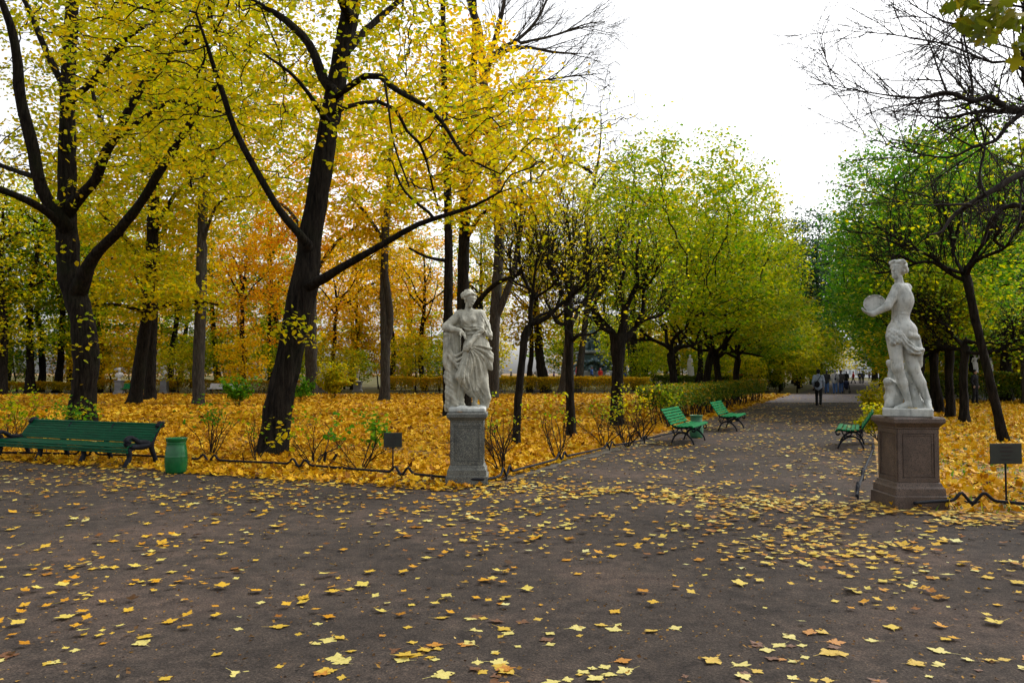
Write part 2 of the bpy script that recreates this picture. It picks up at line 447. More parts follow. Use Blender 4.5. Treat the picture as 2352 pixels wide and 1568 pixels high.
def grow(limbs, A, D=0.25, di=4.0, dk=0.35, iters=60, wob=0.2, up=0.0, seed=1, ds=0.3, maxch=3, grow_from=0.0):
    """limbs: [(points, radii)...], the first is the trunk; then branches grow towards the points A"""
    rng = np.random.default_rng(seed)
    cap = 160000
    PP = np.zeros((cap, 3)); PA = np.full(cap, -1, int); rm = []
    N = 0
    for k, (pts, r) in enumerate(limbs):
        q, rr = resample(pts, r, ds if k == 0 or len(pts) > 4 else ds * .6)
        j = -1
        if k > 0:
            j = int(np.argmin(((PP[:N] - q[0]) ** 2).sum(1)))
            if np.linalg.norm(PP[j] - q[0]) < 0.05: q, rr = q[1:], rr[1:]
        m = len(q)
        if m == 0: continue
        PP[N:N + m] = q; PA[N] = j; PA[N + 1:N + m] = np.arange(N, N + m - 1); rm += list(rr); N += m
    ns = N
    nch = np.zeros(cap, int)
    A = np.asarray(A, float)
    if len(A):
        ok = PP[:N, 2] >= grow_from
        src = np.where(ok)[0]
        idx = np.zeros(len(A), int); dist = np.zeros(len(A))
        for s in range(0, len(A), 500):
            d = ((A[s:s + 500, None] - PP[None, src]) ** 2).sum(2)
            j = d.argmin(1); idx[s:s + 500] = src[j]; dist[s:s + 500] = np.sqrt(d[np.arange(len(j)), j])
        alive = dist > dk
        for it in range(iters):
            act = np.where(alive & (dist < di))[0]
            if not len(act): break
            v = A[act] - PP[idx[act]]
            v /= np.linalg.norm(v, axis=1)[:, None] + 1e-9
            acc = np.zeros((N, 3)); np.add.at(acc, idx[act], v)
            nodes = np.unique(idx[act]); nodes = nodes[nch[nodes] < maxch]
            if not len(nodes) or N + len(nodes) > cap: break
            d = acc[nodes]; d /= np.linalg.norm(d, axis=1)[:, None] + 1e-9
            d += wob * rng.normal(size=d.shape); d[:, 2] += up
            d /= np.linalg.norm(d, axis=1)[:, None] + 1e-9
            new = PP[nodes] + D * d
            k = len(new)
            nch[nodes] += 1
            PP[N:N + k] = new; PA[N:N + k] = nodes
            al = np.where(alive)[0]
            dm = ((A[al] ** 2).sum(1)[:, None] + (new ** 2).sum(1)[None] - 2 * A[al] @ new.T)
            j = dm.argmin(1); dn = np.sqrt(np.maximum(dm[np.arange(len(al)), j], 0))
            b = dn < dist[al]
            idx[al[b]] = N + j[b]; dist[al[b]] = dn[b]
            alive[al[dist[al] < dk]] = False
            N += k
    return PP[:N], PA[:N], np.array(rm), ns

def shoots(limbs, g, step, length, r, ang=(0.4, 0.95), up=0.25, flat=0.0, levels=2, start=0.25, wig=0.10, shrink=0.45):
    """side shoots along each limb, and thinner ones along those"""
    out, cur = list(limbs), list(limbs)
    for lv in range(levels):
        nxt = []
        for pts, rr in cur:
            q, qr = resample(pts, rr, step)
            n = len(q)
            for i in range(int(n * start), n - 1):
                if g.uniform() > 0.85: continue
                t = q[min(i + 1, n - 1)] - q[i]; t = t / (np.linalg.norm(t) + 1e-9)
                v = g.normal(size=3); v[1] *= (1 - flat); v -= t * (v @ t); v /= np.linalg.norm(v) + 1e-9
                a = g.uniform(*ang)
                d = t * math.cos(a) + v * math.sin(a); d[2] += up * g.uniform(.3, 1.2); d /= np.linalg.norm(d)
                L_ = length * g.uniform(.35, 1.0) * (1 - .45 * i / n)
                p = [q[i]]
                for s_ in range(3):
                    d = d + g.normal(size=3) * wig; d[2] += up * .12; d /= np.linalg.norm(d)
                    p.append(p[-1] + d * L_ / 3)
                r0_ = max(min(qr[i] * .6, r), r * .55)
                nxt.append((np.array(p), np.linspace(r0_, r0_ * .45, 4)))
        out += nxt; cur = nxt; length *= shrink; r *= .62; step *= .8
    return out

def radii(P, par, rm, ns, r0=0.006, e=2.2, rmax=0.2):
    N = len(P)
    s = np.zeros(N)
    kids = np.zeros(N, int)
    for i in range(N - 1, -1, -1):
        if kids[i] == 0: s[i] = r0 ** e
        p = par[i]
        if p >= 0: s[p] += s[i]; kids[p] += 1
    r = np.minimum(s ** (1 / e), rmax)
    r[:ns] = rm
    for i in range(1, N):
        p = par[i]
        if i >= ns: r[i] = min(r[i], r[p] * 0.8 if p < ns else r[p])
    return r, kids

def tubes(P, par, r, thick=0.035, nt=12, ns_=4, seed=0, rough=0.06):
    rng = np.random.default_rng(seed)
    N = len(P)
    D = np.zeros((N, 3)); m = par >= 0
    D[m] = P[m] - P[par[m]]
    main = np.full(N, -1)
    for i in range(1, N):
        p = par[i]
        if p >= 0 and (main[p] < 0 or r[i] > r[main[p]]): main[p] = i
    D[0] = D[main[0]] if main[0] >= 0 else (0, 0, 1)
    D /= np.linalg.norm(D, axis=1)[:, None] + 1e-9
    R = D.copy()
    h = main >= 0
    R[h] = D[h] + D[main[h]]
    R /= np.linalg.norm(R, axis=1)[:, None] + 1e-9
    Vs, Fs, off = [], [], 0
    big = r > thick
    big |= False
    for cls, n in ((True, nt), (False, ns_)):
        sel = np.where((big == cls) & (np.arange(N) >= 0))[0]
        if not len(sel): continue
        child = sel[par[sel] >= 0]
        th = np.arange(n) * 2 * math.pi / n
        def ring(c, d, rad, rr=rough):
            ref = np.tile(np.array([0.31, 0.93, 0.18]), (len(c), 1))
            a = np.cross(d, ref); a /= np.linalg.norm(a, axis=1)[:, None] + 1e-9
            b = np.cross(a, d)
            w = rad[:, None] * (1 + (rr * rng.normal(size=(len(c), n)) if cls else 0))
            return c[:, None] + w[..., None] * (np.cos(th)[None, :, None] * a[:, None] + np.sin(th)[None, :, None] * b[:, None])
        rid = np.full(N, -1)
        rid[sel] = np.arange(len(sel)) + 0
        top = ring(P[sel], R[sel], r[sel])
        if cls:
            w_ = (0.11 * np.exp(-np.maximum(P[sel, 2], 0) / 0.35) + 0.035)[:, None] * (np.sin(3 * th + seed) + 0.7 * np.sin(5 * th + 2 * seed))[None]
            top = P[sel][:, None] + (top - P[sel][:, None]) * (1 + w_[..., None])
        share = (main[par[child]] == child) & (big[par[child]] == cls)
        ex = child[~share]
        bot = ring(P[par[ex]], D[ex], np.minimum(r[ex] * 1.15, r[par[ex]]))
        V = np.concatenate([top, bot]).reshape(-1, 3)
        lo = np.where(share, rid[par[child]], 0)
        lo[~share] = len(sel) + np.arange(len(ex))
        hi = rid[child]
        k = np.arange(n); k2 = (k + 1) % n
        F = np.stack([lo[:, None] * n + k, lo[:, None] * n + k2, hi[:, None] * n + k2, hi[:, None] * n + k], 2).reshape(-1, 4)
        Vs.append(V); Fs.append(F + off); off += len(V)
    return np.concatenate(Vs), np.concatenate(Fs)

def lobes(n=5):
    """outline of a maple leaf, stalk at the origin, about one unit long"""
    tips = [(-2.05, 0.42), (-1.05, 0.80), (0.0, 1.0), (1.05, 0.80), (2.05, 0.42)]
    pts = [(0.0, -0.02)]
    c = np.array([0.0, 0.34])
    out = [(-0.06, 0.04)]
    for i, (a, l) in enumerate(tips):
        R = l * 0.66
        dirv = np.array([math.sin(a), math.cos(a)])
        side = np.array([dirv[1], -dirv[0]])
        tip = c + dirv * R
        out += [tuple(c + dirv * R * 0.60 - side * R * 0.32), tuple(tip), tuple(c + dirv * R * 0.60 + side * R * 0.32)]
        if i < 4:
            a2 = (a + tips[i + 1][0]) / 2
            out.append(tuple(c + np.array([math.sin(a2), math.cos(a2)]) * 0.33))
    out.append((0.06, 0.04))
    return np.array(out)
_o = lobes()
MAPLE_V = np.vstack([[0.0, 0.34], _o, [(-0.012, 0.05), (0.012, 0.05), (0.05, -0.34), (0.03, -0.34)]])
MAPLE_V = np.column_stack([MAPLE_V, np.zeros(len(MAPLE_V))])
_n = len(_o)
MAPLE_T = np.array([(0, 1 + i, 1 + (i + 1) % _n) for i in range(_n)])
MAPLE_Q = np.array([(_n + 1, _n + 4, _n + 3, _n + 2)])
FOLD_V = np.array([(0, 0, 0), (0.42, 0.30, 0.07), (0.30, 0.78, 0.05), (0, 1.05, -0.05), (-0.30, 0.78, 0.05), (-0.42, 0.30, 0.07)])
FOLD_Q = np.array([(0, 1, 2, 3), (0, 3, 4, 5)])
KITE_V = np.array([(0, 0, 0), (0.42, 0.48, 0.06), (0, 1.0, -0.04), (-0.42, 0.48, 0.06)])
KITE_Q = np.array([(0, 1, 2, 3)])
STAR_V = MAPLE_V[:1 + _n]; STAR_T = MAPLE_T

def scatter_leaves(pos, size, tmpl, tilt=0.5, droop=0.3, seed=0, curl=0.0, sjit=0.3, flat=None):
    rng = np.random.default_rng(seed)
    n = len(pos)
    if tmpl == 'fold': T, Q = FOLD_V, [FOLD_Q]
    elif tmpl == 'kite': T, Q = KITE_V, [KITE_Q]
    elif tmpl == 'star': T, Q = STAR_V, [STAR_T]
    else: T, Q = MAPLE_V, [MAPLE_T, MAPLE_Q]
    nrm = rng.normal(size=(n, 3)) * tilt; nrm[:, 2] += 1.0
    nrm /= np.linalg.norm(nrm, axis=1)[:, None]
    th = rng.uniform(0, 2 * math.pi, n)
    d = np.stack([np.cos(th), np.sin(th), -droop * rng.uniform(0, 2, n)], 1)
    d -= nrm * (d * nrm).sum(1)[:, None]
    d /= np.linalg.norm(d, axis=1)[:, None] + 1e-9
    s = np.cross(d, nrm)
    sz = (np.full(n, size) if np.isscalar(size) else size) * (1 + sjit * rng.uniform(-1, 1, n))
    L = np.repeat(T[None], n, 0).copy()
    if curl > 0:
        cx = rng.normal(size=n) * curl; cy = np.abs(rng.normal(size=n)) * curl
        L[:, :, 2] += cx[:, None] * (L[:, :, 1] - 0.35) * L[:, :, 0] + cy[:, None] * ((L[:, :, 1] - 0.3) ** 2 + L[:, :, 0] ** 2) * 0.9
    V = pos[:, None] + sz[:, None, None] * (L[:, :, 0:1] * s[:, None] + L[:, :, 1:2] * d[:, None] + L[:, :, 2:3] * nrm[:, None])
    k = len(T)
    F = [(q[None] + (np.arange(n) * k)[:, None, None]).reshape(-1, q.shape[1]) for q in Q]
    rnd = np.repeat(np.clip(rng.normal(0.5, 0.22, n), 0, 1), k)
    return V.reshape(-1, 3), F, rnd

def pts_in(rng, n, c, rad, hollow=0.0, cut=None):
    """n points in an ellipsoid, denser towards the shell, with clumps and gaps"""
    out = []
    ph = rng.uniform(0, 6.28, 6)
    while len(out) < n:
        v = rng.normal(size=(n * 3, 3)); v /= np.linalg.norm(v, axis=1)[:, None]
        q = v * (rng.uniform(hollow ** 3, 1, (n * 3, 1)) ** (1 / 3.0))
        p = q * np.array(rad) + np.array(c)
        f = np.sin(p[:, 0] * 1.7 + ph[0]) + np.sin(p[:, 1] * 1.9 + ph[1] + p[:, 2]) + np.sin(p[:, 2] * 2.3 + ph[2] + p[:, 0] * .7)
        p = p[f > rng.uniform(-2.2, 1.2, len(p))]
        if cut is not None: p = p[cut(p)]
        out += list(p)
        if len(out) == 0: break
    return np.array(out[:n])

def leaf_sites(P, r, ns, per, spread, seed, rmax=0.014, flatten=0.45, minz=None):
    rng = np.random.default_rng(seed)
    tw = np.where((np.arange(len(P)) >= ns) & (r < rmax))[0]
    if minz is not None: tw = tw[P[tw, 2] > minz]
    k = rng.poisson(per, len(tw))
    q = np.repeat(P[tw], k, axis=0)
    return q + rng.normal(size=q.shape) * np.array([spread, spread, spread * flatten])

def build_tree(name, base, limbs, A, bark, leafmat, per=3.0, lsize=0.09, tmpl='fold', spread=0.16, tilt=0.55, droop=0.45, seed=1, D=0.3, di=5.0, dk=0.4,
               iters=50, wob=0.25, up=0.0, r0=0.006, rmax=0.12, leaf_rmax=0.014, flatten=0.4, nt=12, thick=0.035, label=None, cat="tree", group=None, extra=None, maxch=3, grow_from=0.0, keep=None, rz=0, ds=0.3, leaf_from=None, trunkname="trunk", crownname="crown"):
    base = np.asarray(base, float)
    P, par, rm, ns = grow(limbs, A, D, di, dk, iters, wob, up, seed, ds=ds, maxch=maxch, grow_from=grow_from)
    r, kids = radii(P, par, rm, ns, r0, 2.2, rmax)
    root = empty(name, base, rz, label, cat, group)
    V, F = tubes(P - base, par, r, thick, nt, 4, seed)
    me = mesh_np(trunkname, V, F, True)
    obj(trunkname, me, bark, root)
    if per > 0 or extra is not None:
        q = leaf_sites(P, r, ns if leaf_from is None else leaf_from, per, spread, seed + 5, leaf_rmax, flatten) if per > 0 else np.zeros((0, 3))
        if extra is not None: q = np.concatenate([q, extra])
        if keep is not None: q = q[keep(q)]
        V, F, rnd = scatter_leaves(q - base, lsize, tmpl, tilt, droop, seed + 9, 0.0, 0.35)
        obj(crownname, mesh_np(crownname, V, F, False, rnd), leafmat, root)
    return root

def pix_limb(pts, Y, dys=0.0, scale=1.0):
    """a limb from pixel points (x, y, width) at distance Y; dys bends it away from or towards us"""
    n = len(pts)
    out, r = [], []
    for i, p in enumerate(pts):
        y = Y + dys * (i / max(1, n - 1))
        out.append(at(p[0], p[1], y))
        r.append(p[2] * y / FPX / 2 * scale if len(p) > 2 else None)
    for i in range(n):
        if r[i] is None: r[i] = r[i - 1]
    return np.array(out), np.array(r)
# ------------------------------------------------------------------ the ground
def sheet(name, pts, z, mat):
    V = [(p[0], p[1], z) for p in pts]
    me = mesh_np(name, V, [np.array([list(range(len(V)))])])
    return tag(obj(name, me, mat), kind="structure")
gr = sheet("ground", [(-700, -200), (900, -200), (900, 1100), (-700, 1100)], 0.0, M["litter"])
# packed gravel of the crossing in front
plaza = [(-40, -15), (40, -15), tuple(G(45, -0.25)[:2]), tuple(G(5.0, -0.25)[:2]), tuple(G(4.85, 0.1)[:2]), tuple(G(4.85, 1.0)[:2]), tuple(G(-0.05, 1.0)[:2]), tuple(G(-0.12, -0.35)[:2]), tuple(G(-0.8, -0.75)[:2]), tuple(G(-45, -0.75)[:2])]
sheet("path", plaza, 0.004, M["gravel"])
walk = [G(-0.1, 0.9)[:2], G(4.95, 0.9)[:2], G(5.0, 160)[:2], G(-0.1, 160)[:2]]
sheet("garden_walk", walk, 0.008, M["gravel"])
sheet("far_lawn", [(-400, 60.5), (400, 60.5), (400, 400), (-400, 400)], 0.004, M["lawn"])
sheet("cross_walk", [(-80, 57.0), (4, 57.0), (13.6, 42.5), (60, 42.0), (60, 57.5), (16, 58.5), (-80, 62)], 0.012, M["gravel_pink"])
# dark soil along the low rail
def strip(name, pts, w, z, mat):
    pts = [np.array(p[:2]) for p in pts]
    L, R = [], []
    for i, p in enumerate(pts):
        d = pts[min(i + 1, len(pts) - 1)] - pts[max(i - 1, 0)]; d = d / np.linalg.norm(d)
        n = np.array([-d[1], d[0]])
        j = 0.8 + 0.4 * math.sin(i * 2.3)
        L.append(p + n * w * 0.6 * j); R.append(p - n * w * 0.4 * j)
    return sheet(name, L + R[::-1], z, mat)
RAIL_L = [gp(-60, 1052), gp(200, 1055), gp(440, 1066), gp(560, 1074), gp(680, 1081), gp(800, 1090), gp(918, 1102), gp(1020, 1112), gp(1100, 1117), gp(1140, 1112)]
RAIL_P = [gp(1140, 1112), gp(1163, 1103), gp(1225, 1083), gp(1290, 1064), gp(1350, 1050), gp(1400, 1036), gp(1460, 1026), gp(1500, 1014), gp(1560, 1000), gp(1640, 976), gp(1720, 952), gp(1795, 928)]
def dens(pts, n=6):
    q, _ = resample(np.array(pts), 1.0, 0.25)
    return q
strip("soil_border", dens(RAIL_L), 0.55, 0.016, M["soil"])
strip("soil_edging", dens(RAIL_P[1:8]), 0.45, 0.018, M["soil"])

# ------------------------------------------------------------------ fallen leaves
def in_walk(x, y):
    a, b = toG(x, y)
    return (a > -0.05) & (a < 4.95) & (b > -0.3)
def in_left(x, y):
    a, b = toG(x, y)
    return (a < -0.15) & (b > -1.0) & (y < 57)
def in_right(x, y):
    a, b = toG(x, y)
    return (a > 5.1) & (b > 0.0) & (y < 46)
def litter(name, pts, size, tmpl, tilt, mat, label, seed, curl=0.5, z=0.014):
    n = len(pts)
    rng = np.random.default_rng(seed)
    pos = np.column_stack([pts, z + rng.uniform(0, 0.03, n)])
    V, F, rnd = scatter_leaves(pos, size, tmpl, tilt, 0.0, seed, curl, 0.35)
    V[:, 2] = np.maximum(V[:, 2], z * 0.9 + 0.004 * (np.arange(len(V)) % 5) / 5)
    o = obj(name, mesh_np(name, V, F, False, rnd), mat)
    return tag(o, label, "fallen leaves", None, "stuff")
rng = np.random.default_rng(11)
# left garden carpet
c = []
for (y0, y1, d) in ((9.5, 16, 380), (16, 24, 270), (24, 36, 130), (36, 58, 70)):
    hw = y1 * 0.66 + 0.5
    n = int((y1 - y0) * 2 * hw * d)
    p = np.column_stack([rng.uniform(-hw, hw, n), rng.uniform(y0, y1, n)])
    k = in_left(p[:, 0], p[:, 1]) & (np.abs(p[:, 0]) < p[:, 1] * 0.66 + 1)
    p = p[k]
    f = np.sin(p[:, 0] * 1.3 + 1) + np.sin(p[:, 1] * 1.1 + p[:, 0] * .4) + np.sin(p[:, 0] * 3.1 + p[:, 1] * 2.3)
    p = p[f > rng.uniform(-3.4, 1.3, len(p))]
    c.append((p, 0.105 if y1 < 17 else 0.125 if y1 < 25 else 0.2, 'star' if y1 < 25 else 'kite'))
M["lf_carpet"] = mat_leaf("carpet of fallen leaves", [(0.0, (0.08, 0.03, 0.004)), (0.18, (0.28, 0.11, 0.004)), (0.42, (0.48, 0.235, 0.004)), (0.75, (0.59, 0.34, 0.006)), (1.0, (0.62, 0.44, 0.04))], 0.2, 0.6, 0.0, 0.3)
litter("leaf_carpet", np.concatenate([q for q, s, t in c if t == 'star']), np.concatenate([np.full(len(q), s) for q, s, t in c if t == 'star']), 'star', 0.38, M["lf_carpet"], "thick carpet of orange and yellow fallen leaves under the trees left of the walk", 21)
litter("leaf_carpet", np.concatenate([q for q, s, t in c if t == 'kite']), 0.17, 'kite', 0.35, M["lf_carpet"], "far end of the orange leaf carpet before the long clipped hedge", 22)
# right garden
n = 150000
p = np.column_stack([rng.uniform(4, 32, n), rng.uniform(8.5, 46, n)])
k = in_right(p[:, 0], p[:, 1]) & (p[:, 0] < p[:, 1] * 0.68 + 0.6)
p = p[k]
f = np.sin(p[:, 0] * 1.9 + 2) + np.sin(p[:, 1] * 1.5 + p[:, 0] * .6) + np.sin(p[:, 0] * 3.7 + p[:, 1] * 2.9)
p = p[f > rng.uniform(-3.2, 1.6, len(p))]
litter("leaf_carpet", p, 0.125, 'star', 0.4, M["lf_carpet"], "golden leaf carpet on grass behind the sign and the red granite pedestal", 23)
# grass under it on the right
n = 60000
p = np.column_stack([rng.uniform(4, 30, n), rng.uniform(8.8, 42, n)])
p = p[in_right(p[:, 0], p[:, 1]) & (p[:, 0] < p[:, 1] * 0.68 + 0.6)]
h = rng.uniform(0.04, 0.11, len(p)); th = rng.uniform(0, 6.28, len(p))
V = np.zeros((len(p), 3, 3)); V[:, :, :2] = p[:, None]
V[:, 0, 0] += 0.008 * np.cos(th); V[:, 0, 1] += 0.008 * np.sin(th); V[:, 1, 0] -= 0.008 * np.cos(th); V[:, 1, 1] -= 0.008 * np.sin(th)
V[:, 2, 2] = h; V[:, 2, :2] += rng.normal(size=(len(p), 2)) * 0.03
o = obj("grass", mesh_np("grass", V.reshape(-1, 3), [np.arange(len(p) * 3).reshape(-1, 3)], False, np.repeat(rng.uniform(0, 1, len(p)), 3)), M["lf_green"])
tag(o, "short green grass between the fallen leaves on the right lawn", "grass", None, "stuff")
# walk, crossing in front: density falls with the distance from the border
n = 330000
p = np.column_stack([rng.uniform(-14, 24, n), rng.uniform(2.6, 60, n)])
a, b = toG(p[:, 0], p[:, 1])
w = np.zeros(n)
front = b <= 0.0
dist = -b
left = p[:, 0] < -3.5
w_front = 150 * np.exp(-np.maximum(dist - 0.2, 0) / 1.0) * np.where(left, 0.55 - 0.35 * np.clip((-3.5 - p[:, 0]) / 5, 0, 1), 1.0) + 25
w_front = np.where((p[:, 0] > 2.0) & (dist < 3.2), w_front + 30, w_front)
w_walk = 20 + 30 * np.exp(-np.abs(a - 0.0) / 0.5) + 26 * np.exp(-np.abs(a - 4.9) / 0.6) + 28 * np.exp(-b / 1.2)
w_walk = np.where(b > 27, 8, w_walk)
w = np.where(front, w_front, np.where((a > 0) & (a < 5.0), w_walk, 0))
f = np.sin(p[:, 0] * 2.1 + 2) + np.sin(p[:, 1] * 1.7 + p[:, 0] * .9) + np.sin(p[:, 0] * 4.7 - p[:, 1] * 3.9)
w *= np.clip(0.9 + 0.42 * f, 0.12, 2.2)
area_d = n / (38 * 57.4)
k = (rng.uniform(0, 1, n) < w / area_d) & (np.abs(p[:, 0]) < p[:, 1] * 0.68 + 0.4)
p = p[k]
# the scatter was too thin for the border: a second, denser draw there
n2 = 46000
q = np.column_stack([rng.uniform(-11, 9, n2), rng.uniform(6.5, 17, n2)])
a2, b2 = toG(q[:, 0], q[:, 1])
w2 = np.where(b2 <= 0.1, 80 * np.exp(-np.maximum(-b2, 0) / 0.75) * np.where(q[:, 0] < -4.5, 0.5, 1.0), 0)
f2 = np.sin(q[:, 0] * 2.1 + 2) + np.sin(q[:, 1] * 1.7 + q[:, 0] * .9) + np.sin(q[:, 0] * 4.7 - q[:, 1] * 3.9)
w2 *= np.clip(0.8 + 0.4 * f2, 0.1, 2)
q = q[rng.uniform(0, 1, n2) < w2 / (n2 / (20 * 10.5))]
p = np.concatenate([p, q])
rr_ = np.hypot(p[:, 0], p[:, 1])
order = np.argsort(rr_)
near, rest = p[order[:300]], p[order[300:]]
litter("fallen_leaves", rest, rng.uniform(0.04, 0.105, len(rest)), 'maple', 0.09, M["lf_fallen"], "fallen maple leaves scattered over the gravel walk and along its borders", 25, 0.22, 0.012)
# the three hundred that lie nearest, each a thing of its own
kinds = {
    "pale": ("pale yellow maple leaf lying on dark gravel in the foreground", 0.86),
    "golden": ("golden yellow maple leaf lying on dark gravel in the foreground", 0.6),
    "orange": ("orange maple leaf lying on dark gravel in the foreground", 0.34),
    "brown": ("withered red brown maple leaf lying on dark gravel in the foreground", 0.1),
}
protos = {}
def near_leaf_mat(nm, val):
    v = {"pale": ((0.46, 0.38, 0.08), (0.60, 0.53, 0.20)), "golden": ((0.40, 0.25, 0.012), (0.55, 0.38, 0.04)), "orange": ((0.32, 0.12, 0.008), (0.50, 0.22, 0.010)), "brown": ((0.07, 0.028, 0.010), (0.19, 0.065, 0.014))}[nm]
    m, N, L, out = new_mat(nm + " maple leaf")
    vc = coords(N, L)
    n_ = noise(N, L, vc, 26.0, 4.0, 0.65)
    rp = ramp(N, [(0.25, tuple(0.45 * np.array(v[0]))), (0.42, v[0]), (0.7, v[1])])
    L.new(n_.outputs["Fac"], rp.inputs[0])
    b_ = N.new("ShaderNodeBsdfPrincipled"); b_.inputs["Roughness"].default_value = 0.5
    L.new(rp.outputs[0], b_.inputs["Base Color"])
    t_ = N.new("ShaderNodeBsdfTranslucent"); L.new(rp.outputs[0], t_.inputs["Color"])
    mx = N.new("ShaderNodeMixShader"); mx.inputs[0].default_value = 0.15
    L.new(b_.outputs[0], mx.inputs[1]); L.new(t_.outputs[0], mx.inputs[2]); L.new(mx.outputs[0], out.inputs["Surface"])
    return m
def near_leaf_mesh(seed):
    """a subdivided maple leaf with curled lobes"""
    r_ = np.random.default_rng(seed)
    V = MAPLE_V.copy()
    o_ = V[1:1 + _n]
    o_[:, :2] += r_.normal(size=(_n, 2)) * 0.018
    mid = (V[0] + o_) / 2
    n0 = _n
    W = np.vstack([V[:1], mid, o_, V[1 + _n:]])
    T = [(0, 1 + i, 1 + (i + 1) % n0) for i in range(n0)]
    Q = [(1 + i, 1 + n0 + i, 1 + n0 + (i + 1) % n0, 1 + (i + 1) % n0) for i in range(n0)]
    k = 1 + 2 * n0
    Q.append((k, k + 3, k + 2, k + 1))
    rr = np.hypot(W[:, 0], W[:, 1] - 0.34)
    th = np.arctan2(W[:, 1] - 0.34, W[:, 0])
    W[:, 2] = 0.13 * rr ** 2 * (0.5 + 0.6 * np.sin(th * r_.integers(2, 4) + r_.uniform(0, 6))) + 0.10 * r_.uniform(-1, 1) * W[:, 0] + 0.03 * np.sin(th * 5 + r_.uniform(0, 6)) * rr
    W[:, 2] -= W[:, 2].min()
    me = bpy.data.meshes.new("maple_leaf")
    me.from_pydata([tuple(v) for v in W], [], [tuple(f) for f in T + Q])
    me.update()
    return me
for nm in kinds:
    mt = near_leaf_mat(nm, kinds[nm][1])
    protos[nm] = []
    for s in range(6):
        me = near_leaf_mesh(s + len(nm) * 10)
        me.materials.append(mt)
        protos[nm].append(me)
for (x, y) in near:
    nm = rng.choice(["pale", "golden", "orange", "brown"], p=[0.46, 0.32, 0.12, 0.10])
    o = bpy.data.objects.new("maple_leaf", protos[nm][rng.integers(6)])
    COL.objects.link(o)
    s = rng.uniform(0.05, 0.135)
    o.scale = (s, s * rng.uniform(0.8, 1.15), s * rng.uniform(0.2, 1.2))
    o.location = (x, y, 0.008)
    o.rotation_euler = (rng.normal() * 0.05, rng.normal() * 0.05, rng.uniform(0, 6.28))
    tag(o, kinds[nm][0], "leaf", "%s maple leaves on the foreground gravel" % {"pale": "pale yellow", "golden": "golden", "orange": "orange", "brown": "brown"}[nm])

# crumbs of trodden leaf and grit on the gravel
n = 26000
q = np.column_stack([rng.uniform(-9, 12, n), 2.6 + 14 * rng.uniform(0, 1, n) ** 1.6])
a_, b_ = toG(q[:, 0], q[:, 1])
q = q[((b_ < -0.3) | ((a_ > 0) & (a_ < 4.9))) & (np.abs(q[:, 0]) < q[:, 1] * 0.68 + 0.4)]
M["lf_crumb"] = mat_leaf("trodden leaf crumbs", [(0.0, (0.02, 0.012, 0.008)), (0.5, (0.10, 0.05, 0.015)), (0.8, (0.28, 0.15, 0.02)), (1.0, (0.45, 0.32, 0.10))], 0.1, 0.7, 0.0, 0.1)
litter("leaf_crumbs", q, rng.uniform(0.008, 0.028, len(q)), 'kite', 0.3, M["lf_crumb"], "tiny trodden leaf crumbs and grit strewn over the gravel", 27, 0.0, 0.006)
